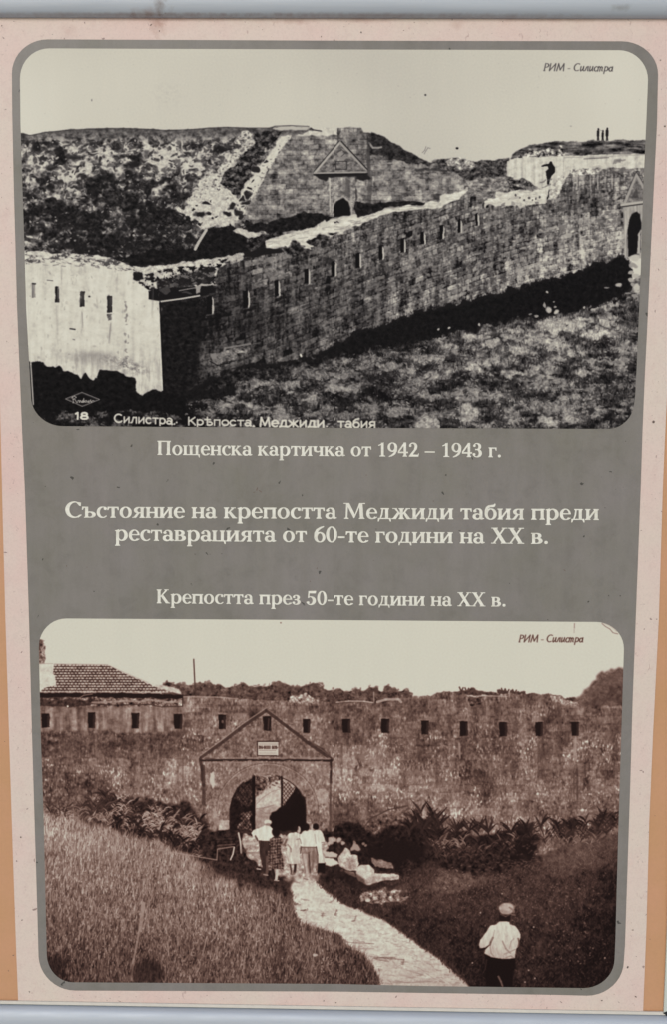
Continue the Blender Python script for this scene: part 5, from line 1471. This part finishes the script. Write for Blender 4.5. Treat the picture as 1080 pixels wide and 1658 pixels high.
def foot(x, w=11, e=4.6):        # bracketed serif standing on the base line
    return [('p', [(x - w / 2 - e, 0), (x + w / 2 + e, 0), (x + w / 2 + e, 2.8), (x + w / 2 + 1, 4.6), (x + w / 2, 9), (x - w / 2, 9), (x - w / 2 - 1, 4.6), (x - w / 2 - e, 2.8)])]


def head(x, h=48, w=11, e=4.6):
    return [('p', [(a, h - b) for a, b in foot(x, w, e)[0][1]])]


def stem(x, y0=0, y1=48, w=11):
    return [rect(x - w / 2, y0, x + w / 2, y1)]


def full(x, h=48, w=11):
    return stem(x, 0, h, w) + foot(x, w) + head(x, h, w)


def add(*g):
    return [('+', s) for q in g for s in (q if isinstance(q, list) else [q])]


def sub(*g):
    return [('-', s) for q in g for s in (q if isinstance(q, list) else [q])]


def pg(*pts):
    return ('p', list(pts))


LOW = {
    'н': (55, add(full(11.5), full(43.5), rect(15, 21.5, 40, 26.5))),
    'п': (57, add(stem(11.5), foot(11.5), stem(45), foot(45), rect(2, 44, 54.5, 48), pg((12, 40), (45, 40), (45, 45), (12, 45)))),
    'и': (57, add(full(11.5), full(45), pg((15, 5), (19, 5), (42, 40), (42, 45), (38, 43), (15, 10)))),
    'т': (48, add(stem(24), foot(24), pg((2.5, 48.5), (1.5, 34), (4.5, 34), (8, 43), (40, 43), (43.5, 34), (46.5, 34), (45.5, 48.5)))),
    'г': (41, add(stem(11.5), foot(11.5), pg((2, 48), (2, 45.5), (6, 43), (33, 43), (36, 33), (39, 33), (38.5, 48)))),
    'о': (53, add(el(26.5, 24, 23.5, 25.2)) + sub(el(26.5, 24, 12, 21.6))),
    'е': (47, add(el(24.5, 24, 21.5, 25.2)) + sub(el(26.5, 24.5, 12.2, 21.4)) + sub(pg((26, 25), (48, 25), (48, 8), (38, 8))) + add(rect(10, 24.5, 45, 28.5), pg((32, 3.6), (44, 9.6), (45, 6.6), (34, -.2)))),
    'с': (44, add(el(25.5, 24, 22.5, 25.2)) + sub(el(28.5, 24.5, 14, 21.6)) + sub(pg((30, 39), (50, 39), (50, 8), (36, 8))) + add(pg((31, 44), (32, 36), (40.5, 34), (41, 46), (34, 48.5)), pg((32, 3.6), (41, 9.4), (42, 6.4), (34, -.4)))),
    'а': (48, add(el(23.5, 32.5, 17.5, 16.7)) + sub(el(20.5, 33, 10, 12.4)) + sub(rect(0, 0, 30, 32)) + sub(rect(-2, 10, 9, 40)) + add(el(11, 36.5, 6, 5), rect(30, 8, 41, 34), el(19, 12.8, 16.5, 14)) + sub(el(22, 13.4, 8.6, 9)) + add(rect(30, 8, 41, 34), pg((30, 9), (33, 1), (39, -.6), (48, 3.2), (47, 6), (42.6, 5.6), (41, 9)))),
    'р': (56, add(el(31, 23.8, 22.5, 25)) + sub(el(28, 24, 12.6, 20.6)) + sub(rect(0, -5, 17, 60)) + add(stem(12.5, -22, 46), pg((1.5, 44.5), (18, 49.5), (18, 38), (7, 41.5)), [('p', [(a, b - 23) for a, b in foot(12.5)[0][1]])])),
    'к': (54, add(full(11.5), pg((15, 22), (18.5, 21.5), (40, 42), (42, 47), (36, 47), (33, 43)), pg((30, 45.2), (48, 45.2), (48, 48), (30, 48)), pg((19, 27), (27, 32), (45, 8), (49.5, 3), (54, 2.6), (54, 0), (37, 0)))),
    'в': (51, add(el(26, 35.8, 17.5, 12.4)) + sub(el(22, 35.8, 9, 9)) + add(el(27.5, 13.4, 20.5, 13.6)) + sub(el(23, 13.2, 11, 9.8)) + sub(rect(0, -5, 14, 60)) + add(stem(12), pg((2, 0), (22, 0), (22, 3.5), (2, 3)), pg((2, 45), (22, 44.5), (24, 48), (2, 48)), rect(12, 23.6, 26, 26.6))),
    'д': (56, add(rect(32, 3, 43, 47), pg((10, 4), (14, 4), (20, 20), (23, 46), (18, 46), (15.5, 22)), rect(14, 43.6, 46, 48), rect(4, 0, 52, 4.2), pg((3, 4), (2, -11), (5, -11), (9, 1), (9, 4)), pg((53, 4), (54, -11), (51, -11), (46, 1), (46, 4)))),
    'ж': (80, add(full(40), pg((44, 22), (47, 21), (64, 42), (67, 47), (61, 47), (58, 44)), rect(58, 45.2, 75, 48), pg((47, 27), (54, 32), (70, 8), (74, 3), (79, 2.6), (79, 0), (62.5, 0)),
                  pg((36, 22), (33, 21), (16, 42), (13, 47), (19, 47), (22, 44)), rect(5, 45.2, 22, 48), pg((33, 27), (26, 32), (10, 8), (6, 3), (1, 2.6), (1, 0), (17.5, 0)))),
    'з': (43, add(el(20, 36, 16.5, 12.8)) + sub(el(17, 36, 8.4, 9.6)) + add(el(20.5, 13, 19, 13.8)) + sub(el(16.5, 13, 10.2, 10.2)) + sub(rect(-3, 9, 12, 40)) + add(rect(12, 23.6, 24, 26.8), el(9, 38, 5, 4.6), el(7.6, 9.6, 5.6, 4.8))),
    'ц': (57, add(head(11.5), head(42.5), stem(11.5), stem(42.5), rect(3, 0, 50, 4.2), foot(11.5), pg((45, 4.2), (55, 4.2), (55.4, -11.5), (52.4, -11.5), (49, -1), (45, 0)))),
    'щ': (83, add(head(11.5), head(39.5), head(67.5), stem(11.5), stem(39.5), stem(67.5), rect(3, 0, 76, 4.2), foot(11.5), pg((70, 4.2), (80, 4.2), (80.4, -11.5), (77.4, -11.5), (74, -1), (70, 0)))),
    'ч': (54, add(full(42), head(11.5), pg((6, 46), (6, 30), (9, 22), (18, 18.6), (26, 18.6), (38, 22), (38, 27), (28, 24), (21, 24.2), (17, 28), (17, 46)))),
    'ъ': (57, add(el(35, 13.4, 20, 13.6)) + sub(el(31, 13.2, 10.6, 9.8)) + sub(rect(0, -5, 20, 60)) + add(stem(19), pg((9, 0), (30, 0), (30, 3.5), (9, 3)), rect(19, 23.6, 34, 26.8), pg((1.5, 48.5), (.5, 35), (3.5, 35), (7, 43.4), (24, 43.4), (24, 48)))),
    'я': (52, add(el(26, 34, 19, 14)) + sub(el(29.5, 34, 10, 10.4)) + sub(rect(38, -5, 60, 60)) + add(full(39.5), rect(26, 21, 40, 24.4), pg((29, 24), (19, 21), (8, 6), (4, 3), (.5, 2.6), (.5, 0), (13, 0), (18, 5)), rect(24, 44.8, 42, 48))),
    'б': (53, add(el(26.5, 24, 23.5, 25.2)) + sub(el(26.5, 23.6, 12, 21)) + add(pg((3, 24), (3.4, 40), (8, 54), (17, 62), (30, 64.5), (40, 66), (42.5, 70), (45.5, 69.6), (44, 59), (38, 55.6), (24, 54.5), (16, 50), (12.5, 42), (12, 30)))),
    'П': (72, add(full(15, 70, 12.5), full(56, 70, 12.5), rect(5, 65.2, 67, 70))),
    'К': (68, add(full(14.5, 70, 12.5), pg((19, 33), (23, 33), (50, 62), (52.5, 68), (46, 68), (44, 64)), rect(40, 67, 60, 70), pg((22, 38), (31, 45), (56, 9), (61, 3.2), (67, 2.6), (67, 0), (48, 0)))),
    'С': (69, add(el(38, 35, 35, 36.4)) + sub(el(42.5, 35.6, 24.5, 32)) + sub(pg((44, 56), (80, 60), (80, 10), (56, 12))) + add(pg((60, 52), (64, 52), (65, 66), (56, 68.6), (48, 66)), pg((50, 4), (65.5, 14), (67, 10.4), (54, 0)))),
    'М': (91, add(pg((11, 0), (16.5, 0), (19, 66), (13, 70)), foot(13.5, 5, 6), rect(3, 67, 22, 70), pg((12, 70), (24, 70), (48, 16), (43, 3)), pg((43, 3), (47, 8), (71, 70), (66, 70)), pg((65, 70), (77, 70), (81.5, 0), (68.5, 0)), foot(75, 12.5), rect(66, 67, 88, 70))),
    'Х': (68, add(pg((6, 70), (21, 70), (62, 0), (47, 0)), rect(2, 67.2, 27, 70), rect(41, 0, 67, 2.8), pg((52, 70), (58, 70), (13, 0), (7, 0)), rect(45, 67.2, 66, 70), rect(1, 0, 20, 2.8))),
    '0': (50, add(el(25, 34.5, 22.5, 35.5)) + sub(el(25, 34.5, 11, 31.6))),
    '1': (50, add(stem(26, 0, 68), foot(26, 11, 8), pg((7, 56), (22, 64), (31.5, 70), (31.5, 58), (20, 58), (8, 53)))),
    '2': (50, add(el(23, 51, 19.5, 19)) + sub(el(20, 50, 10.6, 15)) + sub(rect(-2, 30, 12, 56)) + sub(rect(-2, 28, 30, 40)) + sub(pg((-2, 28), (30, 28), (26, 44), (-2, 52))) + add(el(9.6, 53.6, 5.4, 5), pg((42.4, 50), (40, 38), (20, 10), (46, 9), (48, 16), (50, 16), (47, 0), (3, 0), (3, 3), (27, 34), (31, 50)))),
    '3': (50, add(el(23, 52.4, 18.5, 17.4)) + sub(el(19.6, 52.4, 10, 13.6)) + add(el(23, 19.4, 22, 20.6)) + sub(el(18.6, 19.6, 12.4, 16.6)) + sub(rect(-3, 16, 14, 58)) + add(rect(14, 35, 27, 38.4), el(9.6, 56, 5.6, 4.8), el(7.8, 14, 6, 5))),
    '4': (50, add(rect(28, 0, 39, 70), foot(33.5), pg((1, 17), (48, 17), (48, 24), (1, 24)), pg((1, 17), (5, 22), (30, 58), (30, 70), (1, 26)))),
    '5': (50, add(el(21.6, 20.6, 23, 22)) + sub(el(17.6, 20.8, 12.4, 18)) + sub(rect(-3, 14, 13, 44)) + add(pg((9, 34), (12, 36), (13.6, 58), (44, 58), (46, 70), (10, 69), (8, 36)), el(7.6, 11.6, 5.8, 5))),
    '6': (50, add(el(26, 22, 22.5, 23)) + sub(el(27, 21, 11, 18.8)) + add(pg((3.6, 20), (4.6, 40), (13, 57), (28, 67), (42, 71), (43, 68), (30, 60), (20, 50), (15, 38), (14.6, 26)))),
    '9': (50, add(el(24, 46.6, 22.5, 23)) + sub(el(23, 47.6, 11, 18.8)) + add(pg((46.4, 48.6), (45.4, 28.6), (37, 11.6), (22, 1.6), (8, -2.4), (7, .6), (20, 8.6), (30, 18.6), (35, 30.6), (35.4, 42.6)))),
    '-': (33, add(rect(3, 19, 29, 26))), '–': (54, add(rect(3, 21, 50, 26.6))), '.': (26, add(el(12, 6.2, 6.6, 6.6))), ' ': (26, []),
}
_runs = {}


def glyph_runs(ch, step=.5):
    if ch in _runs:
        return _runs[ch]
    adv, ops = LOW[ch]
    x = np.arange(-4, adv + 6, step / 2) + step / 4
    y = np.arange(-26, 74, step) + step / 2
    Xg, Yg = np.meshgrid(x, y)
    m = np.zeros(Xg.shape, bool)
    for sign, (kind, d) in ops:
        if kind == 'e':
            k = ((Xg - d[0]) / d[2]) ** 2 + ((Yg - d[1]) / d[3]) ** 2 < 1
        else:
            k = np.zeros_like(m)
            n = len(d)
            for i in range(n):
                (xa, ya), (xb, yb) = d[i], d[(i + 1) % n]
                if ya != yb:
                    k ^= (Yg > min(ya, yb)) & (Yg <= max(ya, yb)) & (Xg < xa + (Yg - ya) * (xb - xa) / (yb - ya))
        m = (m | k) if sign == '+' else (m & ~k)
    for _ in range(3):
        m = m | np.roll(m, 1, 1) | np.roll(m, -1, 1)
    m = m | np.roll(m, 1, 0) | np.roll(m, -1, 0)
    runs, openr = [], {}
    for r in range(len(y) + 1):
        cur = set()
        if r < len(y):
            e = np.flatnonzero(np.diff(np.concatenate([[0], m[r].astype(np.int8), [0]])))
            cur = {(int(e[i]), int(e[i + 1])) for i in range(0, len(e), 2)}
        for k in list(openr):
            if k not in cur:
                r0 = openr.pop(k)
                runs.append((-4 + k[0] * step / 2, -26 + r0 * step, -4 + k[1] * step / 2, -26 + r * step))
        for k in cur:
            openr.setdefault(k, r)
    _runs[ch] = runs
    return runs


def caption(text, xl, xr, yl, yr, cap, front, mat, parent, label):
    tot = sum(LOW[c][0] for c in text) - 6
    k = (xr - xl) / tot
    s = cap / 70
    print('caption', text[:12], 'aspect', round(k / s, 3))
    V, F = [], []
    u = -2.
    for c in text:
        for (x0, y0, x1, y1) in glyph_runs(c):
            i = len(V)
            for (a, b) in ((x0, y0), (x1, y0), (x1, y1), (x0, y1)):
                x = xl + (u + a) * k
                X, Z = plane(x, yl + (yr - yl) * (x - xl) / (xr - xl) - b * s)
                V.append((X, -front, Z))
            F.append((i, i + 1, i + 2, i + 3))
        u += LOW[c][0]
    return mesh_obj('lettering', V, F, mat, parent, label=label)


# ------------------------------------------------------------------ unseen pale ground sheet, added below the view to bounce light upward
def ground():
    m = M('bounce_ground', .85, .3)
    m.color(m.ramp(m.noise(.8, 5, .6), [(.3, srgb(200, 196, 187)), (.7, srgb(216, 212, 202))]))
    g = mesh_obj('ground', [(-60, -60, -1.75), (60, -60, -1.75), (60, 60, -1.75), (-60, 60, -1.75)], [(0, 1, 2, 3)], m.m)
    g['kind'] = 'structure'


ground()

# ------------------------------------------------------------------ display frame
frame = empty('display_frame', (0, 0, 0), 'silver aluminium display frame with rounded rails clamping the printed poster above and below', 'frame')


def backing():
    V = []
    for (x, y) in ((-60, -60), (1140, -60), (1140, 1720), (-60, 1720)):
        X, Z = plane(x, y)
        V.append((X, .0005, Z))
    V += [(a, .012, c) for a, b, c in V]
    F = [(0, 1, 2, 3), (7, 6, 5, 4), (0, 4, 5, 1), (1, 5, 6, 2), (2, 6, 7, 3), (3, 7, 4, 0)]
    m = M('ochre_board', .5, .3)
    base = m.ramp(m.noise(9, 4, .6), [(.3, srgb(183, 138, 99)), (.7, srgb(190, 141, 108))])
    f = m.ramp(m.noise(160, 3, .7), [(.3, (.95, .95, .95, 1)), (.7, W1)])
    m.color(m.mix(1.0, base, f, 'MULTIPLY'))
    mesh_obj('backing_board', V, F, m.m, frame, label='ochre board showing at both sides of the poster')


def rail_material():
    m = M('satin_aluminium', .6, .3, .3)
    f = m.ramp(m.noise(30, 5, .6, 0, (.12, 1, 3)), [(.3, srgb(170, 173, 178)), (.7, srgb(179, 182, 187))])
    dirt = m.ramp(m.noise(26, 4, .7, .8), [(.68, B0), (.82, W1)])
    f = m.mix(m.mix(.35, B0, dirt), f, srgb(140, 120, 104))
    for (x, y, rx, rz, k, c) in ((262, 16, .012, .016, .7, (104, 84, 66)), (240, 26, .03, .008, .5, (140, 106, 84)), (272, 6, .006, .01, .6, (90, 84, 76)), (1000, 20, .02, .006, .5, (104, 96, 76)), (600, 29, .4, .0035, .6, (130, 104, 88)), (200, 28, .3, .003, .6, (130, 104, 88))):
        X, Z = plane(x, y)
        f = m.mix(m.mix(k, B0, m.blob(X, Z, rx, rz)), f, srgb(*c))
    m.color(f)
    r = m.ramp(m.noise(60, 4, .6, 0, (.2, 1, 2)), [(.3, (.55, .55, .55, 1)), (.7, (.68, .68, .68, 1))])
    m.lk(r, m.b.inputs['Roughness'])
    return m.m


def rail(name, px_edge, up, prof, mat, x0=-70, x1=1150):
    """extrusion along a measured edge; prof = list of (distance from the edge, distance in front)"""
    V, F = [], []
    n = len(prof)
    (xa, ya), (xb, yb) = px_edge
    for x in (x0, x1):
        y = ya + (yb - ya) * (x - xa) / (xb - xa)
        X, Z = plane(x, y)
        for d, f in prof:
            V.append((X, -f, Z + up * d))
    for i in range(n):
        j = (i + 1) % n
        F.append((i, j, n + j, n + i))
    F += [list(range(n))[::-1], list(range(n, 2 * n))]
    import bmesh
    o = mesh_obj(name, V, F, mat, frame)
    bm = bmesh.new()
    bm.from_mesh(o.data)
    bmesh.ops.recalc_face_normals(bm, faces=bm.faces)
    bm.to_mesh(o.data)
    bm.free()
    for p in o.data.polygons:
        p.use_smooth = len(p.vertices) == 4
    o.data.set_sharp_from_angle(angle=math.radians(35))
    return o


def build_frame():
    backing()
    al = rail_material()
    h, t = .058, .016
    prof = [(0, .002)] + [(h / 2 - h / 2 * math.cos(math.pi * i / 28), .002 + t * math.sin(math.pi * i / 28) ** .8) for i in range(1, 28)] + [(h, .002)]
    o = rail('rail', ((0, 29.8), (1000, 31.4)), 1, prof, al)
    o['label'] = 'rounded rail above the poster, rust-stained at one spot'
    h = .041
    prof = [(0, .002)] + [(h / 2 - h / 2 * math.cos(math.pi * i / 28), .002 + t * math.sin(math.pi * i / 28) ** .8) for i in range(1, 28)] + [(h, .002)]
    o = rail('rail', ((0, 1625), (1070, 1642.4)), -1, prof, al)
    o['label'] = 'rounded rail below the poster'
    lip = [(0, .0012), (0, .0034), (.0052, .0034), (.0052, .0012)]
    m = flat_material('clear_edge_strip', (202, 194, 182), .04, .4, .3)
    o = rail('edge_strip', ((0, 1618.6), (1070, 1636.6)), -1, lip, m, -70, 1076)
    gap = flat_material('grey_gasket', (96, 100, 96), .06, .6, .3)
    rail('gasket', ((0, 1623.9), (1070, 1641.2)), -1, [(0, .0011), (0, .0021), (.0024, .0021), (.0024, .0011)], gap)
    # side post at the right
    pm = M('pale_side_post', .35, .5)
    pm.color(srgb(186, 188, 178))
    slab('side_post', [(1110, 640), (1096, 640), (1090, 1000), (1084, 1300), (1079.3, 1500), (1073.6, 1636.4), (1130, 1637.2)], .004, .0032, pm.m, frame)
    cm = M('black_plastic', .4, .4)
    cm.color(srgb(24, 25, 28))
    slab('corner_cap', [(1072, 1637.4), (1079, 1634.5), (1100, 1634.5), (1100, 1644), (1078.5, 1643.2), (1076, 1639.4)], .0052, .0011, cm.m, frame)


build_frame()

# ------------------------------------------------------------------ poster
poster = empty('information_poster', (0, 0, 0), 'pink information poster with two old photographs of a fort on a grey rounded panel', 'poster')
slab('paper_sheet', [(-70, 20), (1150, 20)] + [(1112, 300), (1090, 520)] + SHEET_R + SHEET_L[::-1] + [(-14, 300)], .0006 + .0004, .0004, paper_material(), poster)
slab('grey_panel', PANEL, .0015, .0003, panel_material(), poster)


def ink_material():
    m = M('cream_ink', .5, .15)
    c = m.mix(m.ramp(m.noise(90, 5, .7), [(.35, W1), (.75, B0)]), srgb(196, 190, 176), srgb(221, 216, 202))
    worn = m.ramp(m.noise(170, 4, .75, .6), [(.66, B0), (.74, W1)])
    m.color(m.mix(m.mix(.55, B0, worn), c, srgb(150, 144, 132)))
    return m.m


letter_mat = ink_material()
caption("Пощенска картичка от 1942 – 1943 г.", 254.5, 812, 736.3, 740.3, 22.6, .0018, letter_mat, poster, 'caption under the upper photograph')
caption("Състояние на крепостта Меджиди табия преди", 106, 968, 837.6, 841.6, 25.4, .0018, letter_mat, poster, 'first heading line across the grey middle')
caption("реставрацията от 60-те години на ХХ в.", 186.5, 888, 874.8, 880.3, 25.4, .0018, letter_mat, poster, 'second heading line across the grey middle')
caption("Крепостта през 50-те години на ХХ в.", 253.5, 819.5, 976.2, 981.6, 22.3, .0018, letter_mat, poster, 'caption above the lower photograph')
photo('photograph', paint_postcard, PHOTO1, .0018, poster, 'black and white postcard of the ruined fort wall below a hill')
photo('photograph', paint_gate, PHOTO2, .0018, poster, 'sepia photograph of visitors walking to the arched fort gate')


# stray marks on the sheet: small scuffs, specks and the rusty patch by the upper rail
def scuffs():
    rng = np.random.default_rng(3)
    V, F = [], []
    marks = [(244.5, 41, 5, 1.6, -.8), (258, 51, 1.6, 3, 0), (3.5, 42.5, 2, 3, 0), (48, 1605, 3, 1.2, .9), (416, 792, 2.6, 9, .3), (421, 795, 8, 2, .6), (411, 797, 5, 1.6, -.3), (914, 923, 5, 1.6, .6), (513, 920, 1.6, 4, .3),
             (502, 941, 1.4, 3.4, 0), (108, 916, 1.6, 3, 0), (141, 918, 1.4, 2.4, 0), (702, 811, 2, 2.4, 0), (605, 907, 2, 1.6, 0), (1058, 683, 5, 5, 0), (1063, 1002, 2, 2, 0), (1024, 1505, 4, 1.6, 0), (1029, 1613, 4, 2, .5), (1016, 1565, 3, 5, .3), (974, 1619, 4, 2, 0), (593.5, 769, 3, 2, 0), (22, 1546, 2.6, 2, 0), (14, 1571, 1.6, 2, 0), (8, 1200, 1.4, 1.6, 0), (1060, 1320, 1.4, 1.2, 0), (1052, 1520, 1.6, 1.4, 0),
             (544, 1622.5, 3, 2, 0), (524, 1619.5, 1.6, 3, 0), (34, 1355, 3, 3, 0), (36, 1489, 2.6, 2, 0), (400, 1008, 1, 1, 0), (585, 53, 2.4, 3, 0), (520, 60, 1.4, 3, 0), (1069, 98, 3, 2, 0), (1076, 205, 3, 3, 0), (541, 65.5, 3, 2, 0)]
    for k in range(130):
        side = rng.integers(0, 4)
        if side == 0:
            x, y = rng.uniform(2, 1070), rng.uniform(34, 60)
        elif side == 1:
            y = rng.uniform(60, 1600)
            x = np.interp(y, [60, 700, 1600], [16, 32, 56]) - rng.uniform(3, 20)
        elif side == 2:
            y = rng.uniform(60, 1600)
            x = np.interp(y, [60, 700, 1600], [1068, 1044, 1014]) + rng.uniform(3, 24)
            if y > 500 and x > np.interp(y, [500, 1000, 1620], [1078, 1062, 1038]):
                continue
        else:
            x, y = rng.uniform(70, 1000), rng.uniform(1609, 1617)
        marks.append((x, y, rng.uniform(.5, 1.8), rng.uniform(.4, 1.3), rng.uniform(-1, 1)))
    for k in range(60):
        marks.append((rng.uniform(55, 1020), rng.uniform(745, 995), rng.uniform(.5, 1.5), rng.uniform(.4, 1.2), rng.uniform(-1, 1)))
    for (x, y, w, h, a) in marks:
        i = len(V)
        n = 7
        for q in range(n):
            th = 2 * math.pi * q / n
            r = rng.uniform(.7, 1.1)
            ex, ey = r * w / 2 * math.cos(th), r * h / 2 * math.sin(th)
            X, Z = plane(x + ex * math.cos(a) - ey * math.sin(a), y + ex * math.sin(a) + ey * math.cos(a))
            V.append((X, -.00155 - .000001 * len(F), Z))
        F.append(list(range(i, i + n)))
    m = flat_material('dirt_specks', (112, 98, 90), .1, .7, .1)
    o = mesh_obj('dirt_speck', V, F, m, poster)
    o['kind'] = 'stuff'
    return o


scuffs()
